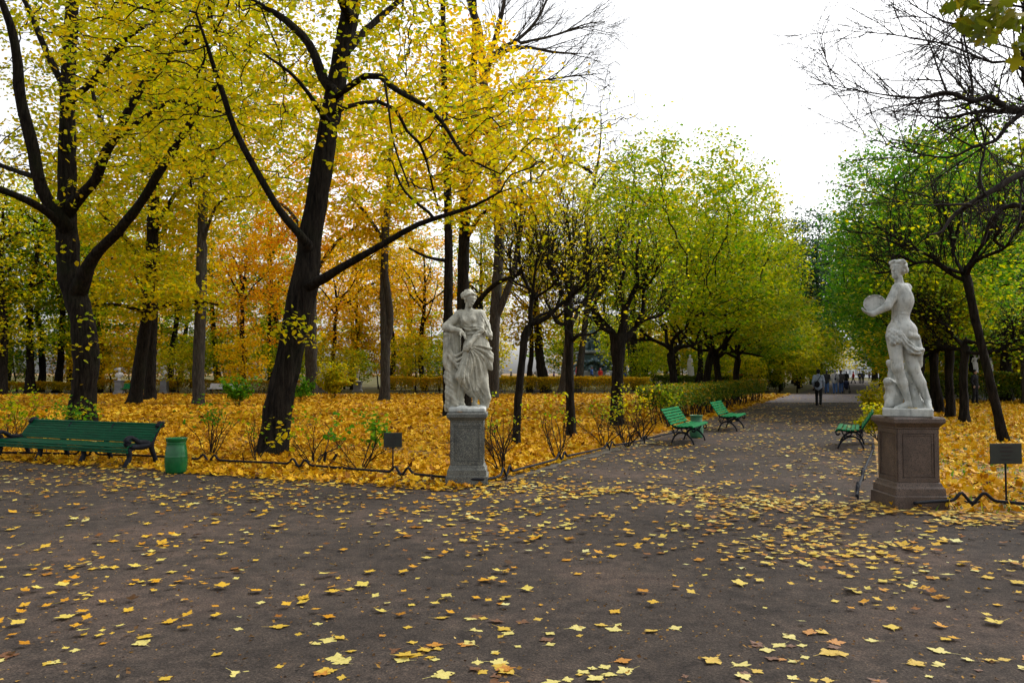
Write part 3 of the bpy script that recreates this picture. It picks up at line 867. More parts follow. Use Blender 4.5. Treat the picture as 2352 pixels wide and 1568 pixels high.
# ------------------------------------------------------------------ the two great limes in front
def clump(pts, n, s, seed):
    r_ = np.random.default_rng(seed)
    return np.concatenate([np.array(p) + r_.normal(size=(k, 3)) * np.array([q, q, q * 0.8]) for p, k, q in zip(pts, n, s)])
def lime_leaning():
    Y = 15.4
    T = [(625, 1046, 84), (628, 1025, 76), (633, 975, 70), (650, 880, 65), (665, 813, 63), (688, 700, 70), (704, 620, 64), (712, 545, 58), (738, 400, 53), (752, 300, 50), (768, 225, 48), (787, 112, 46), (808, 0, 46), (830, -160, 38), (845, -330, 24), (850, -480, 10)]
    L = [pix_limb(T, Y, 0.6, 0.9)]
    L.append(pix_limb([(712, 655, 25), (745, 638, 22), (800, 605, 18), (880, 560, 15), (960, 515, 12), (1030, 492, 10), (1090, 472, 8), (1150, 440, 5)], Y, -1.5))
    L.append(pix_limb([(705, 560, 24), (682, 532, 19), (637, 476, 16), (585, 386, 15), (540, 300, 14), (515, 225, 13), (493, 161, 11), (476, 105, 9), (450, 30, 6)], Y, -1.8))
    L.append(pix_limb([(760, 205, 28), (742, 180, 22), (712, 105, 19), (675, 64, 17), (637, 34, 15), (574, 0, 12), (500, -30, 8)], Y + .2, 1.2))
    L.append(pix_limb([(752, 280, 18), (735, 255, 12), (705, 210, 9), (664, 165, 8), (615, 131, 6)], Y + .2, -1.5))
    L.append(pix_limb([(768, 225, 22), (795, 205, 15), (840, 174, 14), (874, 176, 14), (900, 199, 13), (934, 221, 12), (971, 240, 10), (1016, 281, 9), (1046, 330, 8), (1076, 364, 6), (1150, 400, 4)], Y + .2, -2.2))
    L.append(pix_limb([(764, 255, 18), (792, 247, 11), (833, 236, 9), (870, 234, 9), (908, 251, 8), (934, 300, 7), (964, 330, 7), (979, 367, 6), (994, 431, 5), (1009, 484, 4)], Y + .2, 1.6))
    L.append(pix_limb([(783, 130, 22), (850, 60, 15), (930, -10, 12), (1010, -90, 9)], Y + .3, 2.0))
    L.append(pix_limb([(800, 40, 22), (760, -60, 15), (690, -150, 11)], Y + .3, -2.5))
    L.append(pix_limb([(1000, 500, 8), (930, 440, 6), (900, 370, 4)], Y - 1.0, 0.5))
    L.append(pix_limb([(882, 178, 8), (890, 230, 6), (905, 330, 5), (940, 430, 4)], Y - .8, -1.0))
    rng = np.random.default_rng(3)
    base = gp(625, 1046)
    A = np.concatenate([
        pts_in(rng, 1900, (-4.0, 18.0, 9.2), (6.6, 4.6, 4.0), 0.3, lambda p: (p[:, 2] > 4.6) & (p[:, 0] < 1.4 - 0.5 * (p[:, 2] - 5))),
        pts_in(rng, 420, (-0.7, 15.6, 6.0), (2.9, 2.6, 1.7), 0.1),
        pts_in(rng, 240, (-6.8, 15.0, 7.2), (2.4, 2.4, 1.8), 0.1),
        pts_in(rng, 300, (-4.6, 16.0, 11.6), (4.4, 4.5, 2.2), 0.2)])
    ex = clump([at(668, 745, 15.0), at(700, 765, 15.0), at(640, 760, 14.9), at(715, 775, 14.9), at(655, 985, 15.0), at(640, 1000, 15.0), at(790, 75, 15.0), at(770, 290, 15.0), at(745, 320, 15.1)], [40, 30, 26, 14, 26, 14, 12, 7, 5], [.20, .2, .22, .1, .22, .2, .15, .12, .1], 4)
    return build_tree("lime_tree", base, L, A, M["bark_dark"], M["lf_limeyellow"], per=6.5, lsize=0.094, spread=0.15, flatten=.25, tilt=0.55, droop=0.7, seed=31, D=0.24, di=6.0, dk=0.34, iters=70, wob=0.3, r0=0.0056, rmax=0.07, nt=18, thick=0.03, extra=ex,
        label="big dark lime leaning right, between the green bin and the small grey sign", group="great limes")
lime_leaning()
def lime_forked():
    Y = 22.5
    T = [(190, 985, 84), (190, 962, 74), (192, 900, 62), (199, 810, 66), (180, 700, 60), (160, 640, 58), (155, 560, 56), (153, 470, 48), (154, 375, 44), (156, 190, 37), (167, 0, 33), (176, -180, 24), (180, -330, 12)]
    L = [pix_limb(T, Y, 0.4, 0.85)]
    L.append(pix_limb([(150, 520, 36), (124, 480, 30), (94, 431, 28), (75, 337, 26), (47, 225, 24), (41, 150, 21), (30, 80, 19), (6, 10, 15), (-30, -80, 10)], Y, -1.5))
    L.append(pix_limb([(140, 520, 22), (112, 490, 18), (64, 461, 16), (0, 435, 14), (-80, 405, 9)], Y, -2))
    L.append(pix_limb([(95, 410, 14), (49, 397, 11), (0, 379, 10), (-70, 350, 7)], Y - .5, 1.5))
    L.append(pix_limb([(158, 480, 34), (184, 452, 25), (221, 409, 23), (240, 356, 22), (262, 319, 20), (311, 225, 17), (349, 169, 15), (379, 142, 14), (431, 95, 11), (480, 40, 7)], Y, -2.0))
    L.append(pix_limb([(259, 326, 12), (311, 285, 10), (394, 232, 9), (450, 244, 8), (525, 262, 5)], Y - .8, -1.2))
    L.append(pix_limb([(185, 660, 40), (214, 592, 26), (270, 532, 23), (319, 472, 21), (360, 405, 19), (412, 322, 17), (465, 240, 13), (505, 190, 9)], Y, -2.4))
    L.append(pix_limb([(160, 240, 22), (176, 217, 15), (210, 191, 14), (244, 142, 13), (285, 94, 11), (330, 62, 8)], Y + .2, -1.5))
    L.append(pix_limb([(155, 215, 22), (131, 169, 15), (97, 97, 14), (75, 41, 13), (45, -20, 10)], Y + .2, 1.0))
    L.append(pix_limb([(210, 195, 9), (222, 250, 8), (246, 315, 8)], Y - .3, -.4))
    L.append(pix_limb([(400, 345, 9), (430, 380, 7), (440, 430, 5)], Y - 1.5, .5))
    rng = np.random.default_rng(5)
    c0 = at(210, 130, 22.5)
    A = np.concatenate([
        pts_in(rng, 1900, (-13.4, 26.5, 11.8), (8.8, 5.0, 5.4), 0.3, lambda p: (p[:, 2] > 5.6) & (p[:, 0] > -18)),
        pts_in(rng, 260, (-9.6, 22.5, 8.2), (3.6, 3.0, 2.2), 0.1),
        pts_in(rng, 260, (-11.5, 22.5, 15.5), (5.5, 5, 2.5), 0.2)])
    ex = clump([at(195, 740, 22.1), at(200, 790, 22.1), at(180, 840, 22.1), at(150, 580, 22.1), at(170, 450, 22), at(165, 200, 22), at(170, 120, 22), at(150, 260, 22), at(190, 945, 22)], [22, 26, 10, 20, 34, 30, 26, 26, 40], [.28, .3, .3, .25, .35, .2, .22, .2, .3], 6)
    return build_tree("lime_tree", gp(190, 985), L, A, M["bark_dark"], M["lf_limeyellow"], per=6.5, lsize=0.118, spread=0.2, flatten=.25, tilt=0.55, droop=0.6, seed=37, D=0.30, di=6.0, dk=0.42, iters=70, wob=0.3, r0=0.006, rmax=0.08, nt=16, thick=0.04, extra=ex,
        label="big dark many limbed lime standing behind the long green bench", group="great limes")
lime_forked()

# ------------------------------------------------------------------ clipped limes along the walk
def knob_limbs(base, fork_z, r, n, seed, spread=1.3, rise=1.8, trunk=None, lean=(0, 0)):
    """a short trunk that forks into crooked, knobbly limbs"""
    g = np.random.default_rng(seed)
    base = np.array(base, float)
    if trunk is None:
        t = np.linspace(0, 1, 6)
        pts = np.column_stack([base[0] + lean[0] * t + np.cumsum(g.normal(size=6)) * 0.025, base[1] + lean[1] * t + np.cumsum(g.normal(size=6)) * 0.025, fork_z * t])
        rr = r * np.array([1.35, 1.0, .95, .92, .98, 1.05])
    else:
        pts, rr = trunk
    L = [(pts, rr)]
    top = pts[-1]
    for k in range(n):
        a = 2 * math.pi * k / n + g.normal() * 0.35
        m = 5
        q = [top - np.array([0, 0, g.uniform(0, 0.35)])]
        d = np.array([math.cos(a), math.sin(a), g.uniform(0.25, 0.7)])
        for i in range(m):
            d = d + g.normal(size=3) * 0.33; d[2] += 0.16
            d /= np.linalg.norm(d)
            q.append(q[-1] + d * math.hypot(spread, rise) / m * np.array([1.0, 1.0, 1.15]))
        L.append((np.array(q), r * np.linspace(0.5, 0.22, len(q))))
        # a second knee
        j = g.integers(2, 4)
        q2 = [q[j]]; d2 = d + g.normal(size=3) * 0.6
        for i in range(3):
            d2 = d2 + g.normal(size=3) * 0.4; d2[2] += 0.2; d2 /= np.linalg.norm(d2)
            q2.append(q2[-1] + d2 * 0.42)
        L.append((np.array(q2), r * np.linspace(0.36, 0.18, 4)))
    return L
def clipped_lime(base, fork_z, r, n, seed, crown, nA, per, lsize, mat, label, group, trunk=None, lean=(0, 0), spread=1.3, rise=1.8, twig_only=0, D=0.22, dk=0.27, leafspread=0.22, tmpl='fold', keep=None, r0=0.0065, limbs=None):
    g = np.random.default_rng(seed)
    L = knob_limbs(base, fork_z, r, n, seed, spread, rise, trunk, lean)
    if limbs is not None:
        L = L[:1]
        for pl, dy in limbs:
            q, w = pix_limb(pl, trunk[0][-1][1], dy)
            q[1:-1] += g.normal(size=q[1:-1].shape) * .03
            L.append((q, w))
    if twig_only: L = L[:1] + shoots(L[1:], g, .125, twig_only, .0115, (.35, 1.0), .6, 0, 2, .12, .17, .55)
    c = np.array(base, float) + np.array([lean[0] * 1.3, lean[1] * 1.3, 0])
    A = []
    for (cz, rad, f, off) in crown:
        A.append(pts_in(g, int(nA * f), (c[0] + off[0], c[1] + off[1], cz), rad, 0.25, lambda p: p[:, 2] > fork_z * 0.75))
    return build_tree("clipped_lime_tree", base, L, np.concatenate(A), M["bark_dark"], mat, per=per, lsize=lsize, tmpl=tmpl, spread=leafspread, tilt=0.42, droop=0.4, flatten=.25, seed=seed, D=D, di=7, dk=dk, iters=60, wob=0.38, r0=r0, rmax=0.05, nt=10, thick=0.03, label=label, group=group, keep=keep, ds=.2 if twig_only else .3, leaf_from=(60 if twig_only else None), leaf_rmax=.0075 if twig_only else .014)
ROWL, ROWR = "clipped limes in the row left of the walk", "clipped limes in the row right of the walk"
# the three nearest stand almost bare
PL1 = [([(1218, 745, 13), (1221, 715, 11), (1220, 691, 9), (1211, 668, 8), (1201, 640, 7), (1195, 576, 5), (1197, 494, 3)], .5), ([(1221, 695, 8), (1234, 634, 6), (1236, 584, 5), (1248, 530, 3)], -.6),
       ([(1219, 747, 14), (1255, 728, 11), (1288, 704, 9), (1316, 675, 7), (1345, 655, 5), (1360, 600, 3)], -.5), ([(1224, 735, 8), (1255, 722, 7), (1280, 730, 6), (1305, 700, 4), (1312, 640, 3)], .7), ([(1279, 706, 7), (1285, 658, 6), (1267, 617, 5), (1262, 560, 3)], .2), ([(1219, 690, 7), (1245, 676, 6), (1265, 650, 5), (1260, 600, 3)], -.9), ([(1208, 660, 6), (1180, 640, 5), (1170, 600, 4), (1176, 550, 3)], -.3)]
PL2 = [([(1305, 700, 15), (1308, 679, 12), (1300, 642, 10), (1294, 597, 8), (1304, 547, 6), (1296, 490, 4)], .4), ([(1306, 695, 12), (1316, 668, 10), (1335, 640, 8), (1345, 597, 6), (1349, 530, 4)], -.4), ([(1312, 785, 9), (1330, 772, 8), (1352, 768, 6), (1382, 752, 4)], -.6), ([(1304, 745, 9), (1285, 735, 7), (1262, 715, 6), (1252, 690, 4)], .6), ([(1305, 690, 9), (1285, 660, 7), (1272, 640, 6), (1262, 580, 4)], -.8), ([(1308, 680, 9), (1322, 630, 7), (1316, 570, 5), (1326, 500, 3)], .9), ([(1309, 720, 8), (1345, 700, 6), (1370, 670, 5), (1378, 610, 3)], .8)]
PL3 = [([(1412, 785, 22), (1403, 765, 18), (1388, 738, 15), (1360, 698, 12), (1345, 679, 10), (1352, 642, 8), (1337, 600, 6), (1342, 540, 4)], .5), ([(1424, 785, 24), (1430, 748, 20), (1437, 715, 16), (1446, 683, 13), (1464, 655, 10), (1459, 609, 8), (1466, 560, 5)], -.4), ([(1430, 785, 18), (1452, 762, 13), (1466, 742, 11), (1478, 710, 9), (1478, 660, 7), (1490, 610, 4)], .8), ([(1464, 741, 9), (1490, 735, 7), (1516, 726, 6), (1540, 700, 4)], .2),
       ([(1436, 712, 12), (1426, 667, 9), (1433, 617, 7), (1418, 570, 5), (1424, 520, 3)], .9), ([(1400, 760, 12), (1380, 752, 9), (1362, 735, 7), (1356, 700, 5)], -.9), ([(1362, 700, 8), (1385, 660, 7), (1390, 610, 5), (1402, 560, 3)], -.8), ([(1455, 668, 8), (1490, 650, 6), (1512, 610, 4)], -.9)]
b1 = gp(1184, 1027)
t1 = pix_limb([(1184, 1030, 24), (1186, 1000, 19), (1190, 920, 18), (1199, 830, 17), (1206, 770, 19), (1222, 742, 20)], 17.2)
clipped_lime(b1, 2.7, 0.1, 5, 101, [(6.0, (2.0, 1.9, 1.6), 0.6, (0.2, 0)), (7.4, (2.2, 1.9, 1.2), 0.5, (0.8, 0))], 500, 0.22, 0.075, M["lf_limeyellow"], "nearest clipped lime, thin crooked dark trunk just right of the draped statue", ROWL, trunk=t1, twig_only=2.0, limbs=PL1, spread=1.6, rise=2.0)
b2 = gp(1316, 1006)
t2 = pix_limb([(1316, 1008, 27), (1313, 985, 21), (1309, 900, 20), (1308, 820, 19), (1306, 740, 20), (1304, 690, 22)], 19.5)
clipped_lime(b2, 3.3, 0.11, 5, 102, [(6.6, (2.1, 2.0, 1.6), 0.6, (0, 0)), (8.0, (2.2, 1.9, 1.2), 0.5, (0.4, 0))], 500, 0.28, 0.075, M["lf_limeyellow"], "second clipped lime along the walk, straight trunk and bare twiggy top", ROWL, trunk=t2, twig_only=2.1, limbs=PL2, spread=1.6, rise=2.0)
b3 = gp(1418, 982)
t3 = pix_limb([(1418, 984, 36), (1417, 960, 30), (1417, 900, 27), (1419, 840, 27), (1419, 790, 36), (1421, 765, 40)], 23.2)
clipped_lime(b3, 2.7, 0.17, 6, 103, [(6.6, (2.6, 2.4, 2.0), 0.6, (0, 0)), (8.2, (2.6, 2.3, 1.6), 0.6, (0.2, 0))], 600, 0.5, 0.08, M["lf_yellowgreen"], "third clipped lime along the walk, stout trunk opening into a bare vase of limbs", ROWL, trunk=t3, twig_only=2.3, limbs=PL3, spread=1.9, rise=2.2)
ords = ["fourth", "fifth", "sixth", "seventh"]
for i, (b, a, r, topz, rad, per) in enumerate([(21.5, -2.2, 0.17, 11.4, 3.9, 21), (26.5, -2.1, 0.17, 11.0, 3.7, 22), (31.0, -2.0, 0.18, 10.2, 3.5, 21), (35.0, -1.9, 0.18, 9.6, 3.4, 21)]):
    p = G(a, b)
    zc = (topz + 2.9) / 2
    clipped_lime(p, 2.6, r, 5, 110 + i, [(zc + .5, (rad, rad, (topz - 2.9) / 2), 0.8, (0.6, 0)), (4.4, (rad * .95, rad * .95, 1.6), 0.45, (1.0, -0.2))], 800, per, 0.115, M["lf_yellowgreen"],
                 ["fourth lime of the left row, full yellow green crown over the nearer path bench", "fifth lime of the left row, full yellow green crown beside the trimmed hedge", "sixth lime of the left row, dense yellow green crown above the hedge's far half", "last lime of the left row before the cross walk, by the end of the hedge"][i], ROWL, D=0.36, dk=0.48, leafspread=0.3, lean=((-.2, .5, -.2, .2)[i], 0), spread=1.8, rise=1.8, r0=0.007)
# right row
RR = [(18.3, 2305, 1017, 0.098, (-0.75, 0.2), 0.1, 6.6, 2.1), (25, 2213, 972, 0.13, (0.05, 0), 0.35, 7.4, 2.6), (28, 2183, 960, 0.15, (0, 0), 2.2, 9.6, 3.2), (31, 2160, 951, 0.16, (-.2, 0), 13, 10.8, 3.8), (35, 2142, 940, 0.17, (0.1, 0), 15, 12.0, 4.4), (39.5, 2118, 932, 0.18, (0, 0), 15, 13.5, 4.6)]
RL = ["nearest lime of the right row, thin dark trunk leaning left beside the sign, nearly bare", "second lime of the right row, slim straight trunk on the leafy lawn", "third lime of the right row, dark trunk and twiggy crown right of the tambourine statue", "fourth lime of the right row, its trunk just right of the tambourine statue", "fifth lime of the right row, green crown towering over the tambourine statue", "last lime of the right row before the cross walk, tall green crown over the path"]
for i, (d, x, y, r, ln, per, topz, rad) in enumerate(RR):
    p = gp(x, y)
    fz = 4.0 if i == 0 else 2.6
    zc = (topz + 3.0) / 2
    crown = [(zc + .4, (rad, rad, (topz - 2.6) / 2), 0.85, (-.2, 0)), (4.6, (rad * .95, rad * .95, 1.5), 0.4, (-.5, 0))]
    clipped_lime(p, fz, r, 5, 130 + i, crown, 500 if i < 3 else 850, per, 0.085 if i < 2 else 0.12, M["lf_green"] if i > 2 else M["lf_yellowgreen"], RL[i], ROWR, D=0.23 if i < 3 else 0.36, dk=0.28 if i < 3 else 0.48, leafspread=0.3, lean=ln, spread=1.5, rise=1.6, twig_only=((2.2, 2.4, 2.6)[i] if i < 3 else 0))

# ------------------------------------------------------------------ bare tree at the right edge and the maple spray above it
def bare_right():
    Y = 10.5
    T = [(2475, 1150, 90), (2470, 900, 70), (2462, 600, 64), (2440, 380, 58), (2425, 260, 52), (2405, 120, 36), (2385, -60, 26), (2380, -250, 14)]
    L = [pix_limb(T, Y, 0.3)]
    L.append(pix_limb([(2425, 262, 40), (2352, 256, 26), (2310, 250, 20), (2273, 222, 18), (2235, 233, 16), (2175, 212, 13), (2112, 225, 9), (2018, 216, 5), (1890, 192, 2.2)], Y, -1.2))
    L.append(pix_limb([(2352, 257, 18), (2300, 256, 15), (2262, 255, 13), (2220, 262, 11), (2183, 271, 10), (2138, 268, 5), (2060, 262, 2.5)], Y - .1, 1.2))
    L.append(pix_limb([(2432, 330, 34), (2390, 250, 18), (2356, 200, 16), (2350, 120, 14), (2352, 20, 11), (2356, -80, 8)], Y, -1.0))
    L.append(pix_limb([(2352, 165, 12), (2318, 141, 9), (2280, 144, 9), (2224, 122, 7), (2168, 101, 6), (2055, 81, 4), (1965, 73, 2.5), (1900, 66, 1.5)], Y - .7, .8))
    L.append(pix_limb([(2345, 262, 18), (2310, 292, 14), (2288, 322, 12), (2235, 338, 10), (2175, 362, 7), (2060, 340, 4), (1940, 290, 1.8)], Y - .2, -.8))
    L.append(pix_limb([(2452, 470, 44), (2400, 385, 26), (2352, 397, 22), (2310, 420, 20), (2228, 469, 17), (2183, 502, 13), (2164, 532, 9), (2130, 540, 6)], Y, -1.2))
    L.append(pix_limb([(2262, 448, 11), (2250, 400, 8), (2262, 330, 7), (2240, 250, 5)], Y - .8, .6))
    L.append(pix_limb([(2228, 469, 10), (2190, 470, 8), (2110, 470, 4), (2030, 455, 2)], Y - .9, -.6))
    L.append(pix_limb([(2448, 560, 36), (2390, 500, 22), (2330, 470, 18), (2280, 500, 13), (2258, 560, 9)], Y, 1.0))
    L.append(pix_limb([(2175, 212, 8), (2155, 160, 6), (2138, 110, 5), (2110, 60, 3)], Y - .6, .3))
    L.append(pix_limb([(2330, -20, 12), (2260, 30, 9), (2190, 55, 7), (2110, 20, 4), (2060, -20, 3)], Y, -.6))
    L.append(pix_limb([(2235, 232, 9), (2230, 170, 7), (2215, 90, 6), (2190, 20, 4)], Y - .4, .8))
    g = np.random.default_rng(15)
    L = L[:1] + shoots([(p_, r_ * .7) for p_, r_ in L[1:]], g, .15, 1.8, .0115, (.3, .85), .0, .35, 3, .12, .17, .5)
    def clear(pt):
        x, y = proj(pt)
        return not (((y > 565) | ((x < 2200) & (y > 490))).any())
    L = L[:13] + [l for l in L[13:] if clear(l[0])]
    n = 1
    x = 2352 - 470 * g.uniform(0, 1, n) ** 1.5; y = g.uniform(-60, 560, n)
    k = (x > 1890 + 0.0011 * (y - 210) ** 2)
    x, y = x[k], y[k]
    A = np.zeros((0, 3))
    root = build_tree("bare_tree", gp(2475, 1150), L, A, M["twig"], M["lf_orange"], per=0, lsize=0.12, tmpl='star', spread=0.05, seed=41, D=0.11, di=4, dk=0.13, iters=90, wob=0.16, r0=0.0044, rmax=0.02, nt=12, thick=0.025, ds=.16, leaf_from=200, leaf_rmax=.003, label="bare dark branches reaching in from the right edge over the tambourine statue")
bare_right()
def maple_spray():
    Y = 6.6
    L = [pix_limb([(2620, 1300, 110), (2600, 700, 90), (2560, 200, 70), (2530, -200, 50)], Y + .4, 0)]
    L.append(pix_limb([(2540, -60, 30), (2450, 0, 12), (2380, 20, 7), (2300, 10, 5), (2220, 15, 3)], Y + .3, -.4))
    L.append(pix_limb([(2450, -5, 10), (2390, 60, 5), (2345, 100, 3)], Y + .2, -.2))
    L.append(pix_limb([(2480, -20, 10), (2400, -60, 6), (2300, -50, 4), (2200, -30, 3)], Y + .2, -.2))
    g = np.random.default_rng(8)
    q = []
    for (x, y, s, n) in [(2250, 12, 40, 40), (2225, 40, 24, 12), (2285, 45, 26, 16), (2310, 10, 30, 24), (2262, 75, 16, 9), (2350, 95, 12, 8), (2336, 40, 14, 7), (2190, 5, 20, 12)]:
        for _ in range(n):
            q.append(at(x + g.normal() * s * .75, y + g.normal() * s * .6, Y + g.normal() * .25))
    build_tree("maple_tree", gp(2620, 1300), L, np.zeros((0, 3)), M["bark_brown"], M["lf_shaded"], per=0, lsize=0.14, tmpl='star', tilt=1.1, droop=0.9, seed=43, extra=np.array(q), label="maple spray of broad leaves coloured dark olive for shade, hanging in the top right corner")
maple_spray()

# ------------------------------------------------------------------ trees standing in the left garden
def park_tree(name, trunk, Y, limbs, crown, nA, bark, mat, per, lsize, label, seed, tmpl='fold', D=0.4, dk=0.5, leafspread=0.3, group=None, wob=0.3, r0=0.006, up=0.0, dys=0.0, grow_from=3.0, fan=None):
    g = np.random.default_rng(seed)
    L = [pix_limb(trunk, Y, dys)] + [pix_limb(l, Y, dy) for l, dy in limbs]
    if fan: L = L[:2] + shoots(L[2:], g, .34, fan, .036, (.3, .75), .12, .2, 3, .3, .06, .6)
    A = [pts_in(g, n, (c[0], c[1], c[2]), rad, 0.25) for c, rad, n in crown]
    A = np.concatenate(A) if A else np.zeros((0, 3))
    base = gp(trunk[0][0], trunk[0][1]) if True else None
    base = np.array([L[0][0][0][0], L[0][0][0][1], 0.0])
    return build_tree(name, base, L, A, bark, mat, per=per, lsize=lsize, tmpl=tmpl, spread=leafspread, tilt=0.6, droop=0.45, seed=seed, D=D, di=8, dk=dk, iters=60, wob=wob, r0=r0, rmax=0.06, nt=12, thick=0.04, label=label, group=group, up=up, grow_from=grow_from)
GP_ = "slender trees in the left garden"
def cen(x, y, Y): return at(x, y, Y)
park_tree("forked_tree", [(453, 934, 34), (454, 915, 27), (457, 800, 26), (461, 680, 25), (464, 540, 22), (466, 440, 20), (468, 405, 20)], 38.5,
    [([(468, 410, 13), (458, 350, 11), (455, 260, 10), (455, 150, 8), (450, 0, 6)], 1.0), ([(468, 410, 13), (485, 370, 11), (500, 290, 10), (510, 200, 8), (530, 60, 6)], -1.0), ([(464, 560, 8), (500, 470, 6), (560, 450, 4)], -1.5)],
    [(cen(480, 130, 38.5), (5.5, 4.5, 6), 650), (cen(520, 420, 38), (3.0, 2.5, 2.0), 110)], 0, M["bark_grey"], M["lf_limeyellow"], 10, 0.16, "slim grey forked tree between the bench and the leaning lime", 51, group=GP_)
park_tree("lime_tree", [(308, 930, 38), (312, 905, 29), (322, 830, 27), (335, 740, 25), (345, 640, 23), (352, 480, 25), (356, 330, 22), (360, 150, 18), (362, -20, 12)], 39.5,
    [([(345, 640, 14), (300, 560, 10), (240, 500, 7)], -2), ([(350, 540, 14), (400, 450, 10), (450, 400, 7)], -2), ([(356, 350, 14), (420, 260, 10), (470, 180, 7)], -1), ([(338, 720, 10), (420, 690, 7), (500, 700, 5)], -3), ([(338, 720, 10), (270, 700, 7), (200, 705, 5)], -3)],
    [(cen(350, 350, 39.5), (6.5, 5.5, 6.5), 800), (cen(330, 60, 40), (6.0, 5.0, 5.0), 450), (cen(330, 660, 37), (4.6, 3.0, 1.7), 260)], 0, M["bark_dark"], M["lf_limeyellow"], 11, 0.17, "dark lime leaning right in the left garden, front one of a close pair", 52, group=GP_)
park_tree("lime_tree", [(345, 920, 32), (345, 900, 25), (347, 820, 23), (352, 700, 21), (358, 560, 19), (352, 380, 20), (346, 200, 16)], 45,
    [([(350, 700, 12), (300, 620, 8), (250, 590, 6)], 2), ([(355, 560, 12), (400, 500, 8), (430, 480, 6)], 2)],
    [(cen(350, 380, 46), (6, 5, 7), 600), (cen(360, 620, 46), (4.5, 3.5, 2.2), 130)], 0, M["bark_dark"], M["lf_gold"], 11, 0.18, "dark lime behind, rear one of the close pair in the left garden", 53, group=GP_)
park_tree("maple_tree", [(714, 907, 36), (716, 880, 28), (714, 780, 26), (716, 650, 23), (720, 500, 20), (722, 350, 16)], 56,
    [([(716, 640, 10), (770, 560, 8), (820, 520, 6)], -2), ([(718, 560, 10), (660, 480, 8), (610, 450, 6)], 2)],
    [(cen(720, 370, 56), (7.5, 6, 7.5), 520), (cen(640, 590, 56), (4.5, 3.5, 2.6), 150)], 0, M["bark_grey"], M["lf_orange"], 12, 0.2, "grey trunked orange maple just behind the leaning lime", 54, tmpl='kite', group=GP_)
park_tree("maple_tree", [(883, 922, 30), (884, 905, 24), (885, 820, 22), (884, 740, 21), (882, 650, 18), (885, 560, 16), (893, 430, 13), (900, 300, 10)], 44.5,
    [([(888, 800, 14), (897, 740, 14), (893, 680, 13), (884, 610, 12), (880, 500, 8)], -.4), ([(886, 560, 10), (840, 490, 7), (800, 450, 5)], -1), ([(890, 470, 10), (940, 420, 7), (990, 400, 5)], 1)],
    [(cen(890, 390, 45), (5.6, 5, 5.2), 520), (cen(820, 560, 45), (2.6, 2.4, 2.0), 90)], 0, M["bark_grey"], M["lf_gold"], 11, 0.17, "twin stemmed grey maple midway between the leaning lime and the draped statue", 55, group=GP_)
park_tree("maple_tree", [(1030, 962, 34), (1030, 940, 25), (1028, 850, 22), (1029, 700, 21), (1030, 560, 20), (1027, 400, 18), (1020, 200, 15), (1018, 60, 13), (1014, -120, 9)], 28.5,
    [([(1030, 780, 12), (1060, 740, 12), (1100, 690, 12), (1140, 650, 10), (1190, 630, 7), (1220, 600, 4)], -2), ([(1029, 600, 9), (980, 590, 7), (940, 570, 5)], -1), ([(1026, 380, 9), (1080, 320, 7), (1150, 300, 5)], -1.5), ([(1024, 300, 9), (970, 240, 7), (930, 210, 5)], -1)],
    [(cen(1040, 240, 28.5), (3.6, 3.2, 3.6), 460), (cen(1120, 330, 27.5), (2.6, 2.2, 1.8), 200)], 0, M["bark_dark"], M["lf_gold"], 9.0, 0.14, "slender dark maple directly behind the draped statue's head", 56, group=GP_)
park_tree("maple_tree", [(1066, 945, 40), (1066, 925, 31), (1064, 800, 29), (1063, 680, 28), (1066, 540, 26), (1072, 400, 22), (1085, 230, 17), (1090, 60, 13), (1086, -80, 9)], 34,
    [([(1066, 560, 12), (1100, 500, 9), (1150, 470, 7), (1200, 470, 5)], -2), ([(1072, 410, 11), (1020, 340, 8), (960, 310, 6)], 1), ([(1080, 300, 10), (1150, 230, 8), (1220, 200, 5)], -1)],
    [(cen(1120, 300, 34), (3.9, 3.6, 4.4), 480), (cen(1160, 480, 33), (2.6, 2.4, 1.4), 110)], 0, M["bark_dark"], M["lf_gold"], 10.0, 0.16, "thicker dark maple behind the draped statue, golden crown", 57, group=GP_)
park_tree("elm_tree", [(1130, 917, 36), (1132, 895, 28), (1134, 800, 26), (1139, 690, 24), (1147, 560, 22), (1140, 420, 24), (1118, 250, 21), (1108, 160, 18), (1100, 60, 14), (1060, -40, 8)], 48,
    [([(1142, 720, 20), (1160, 680, 16), (1180, 620, 13), (1196, 520, 10), (1200, 420, 7)], -1), ([(1112, 185, 14), (1133, 135, 12), (1196, 109, 8), (1271, 120, 6), (1328, 124, 3)], -2),
     ([(1112, 180, 14), (1136, 124, 11), (1196, 86, 8), (1234, 45, 7), (1256, 0, 5)], 1), ([(1196, 99, 7), (1271, 82, 5), (1346, 56, 3), (1390, 50, 2)], 0), ([(1110, 170, 14), (1144, 67, 11), (1165, -30, 7)], -1), ([(1116, 240, 12), (1180, 200, 7), (1280, 180, 4), (1370, 170, 2)], 1), ([(1102, 90, 9), (1080, 20, 8), (1075, -60, 5)], 1)],
    [(cen(1270, 200, 48), (3.6, 3.0, 4.0), 240), (cen(1320, 330, 48), (2.2, 2.2, 2.0), 120)], 0, M["bark_grey"], M["lf_gold"], 0.05, 0.16, "tall grey elm with a nearly bare fan of twigs against the white sky", 58, D=0.34, dk=0.42, wob=0.2, r0=0.015, group=GP_, fan=5.0)
park_tree("maple_tree", [(1292, 908, 34), (1296, 890, 24), (1304, 800, 18), (1308, 700, 16), (1310, 560, 12)], 56,
    [([(1305, 760, 9), (1350, 680, 7), (1400, 640, 5)], 1)],
    [(cen(1310, 530, 56), (5, 4.5, 4.5), 380)], 0, M["bark_grey"], M["lf_limeyellow"], 11, 0.2, "leaning grey trunk behind the second clipped lime, before the long hedge", 59, tmpl='kite', group=GP_)
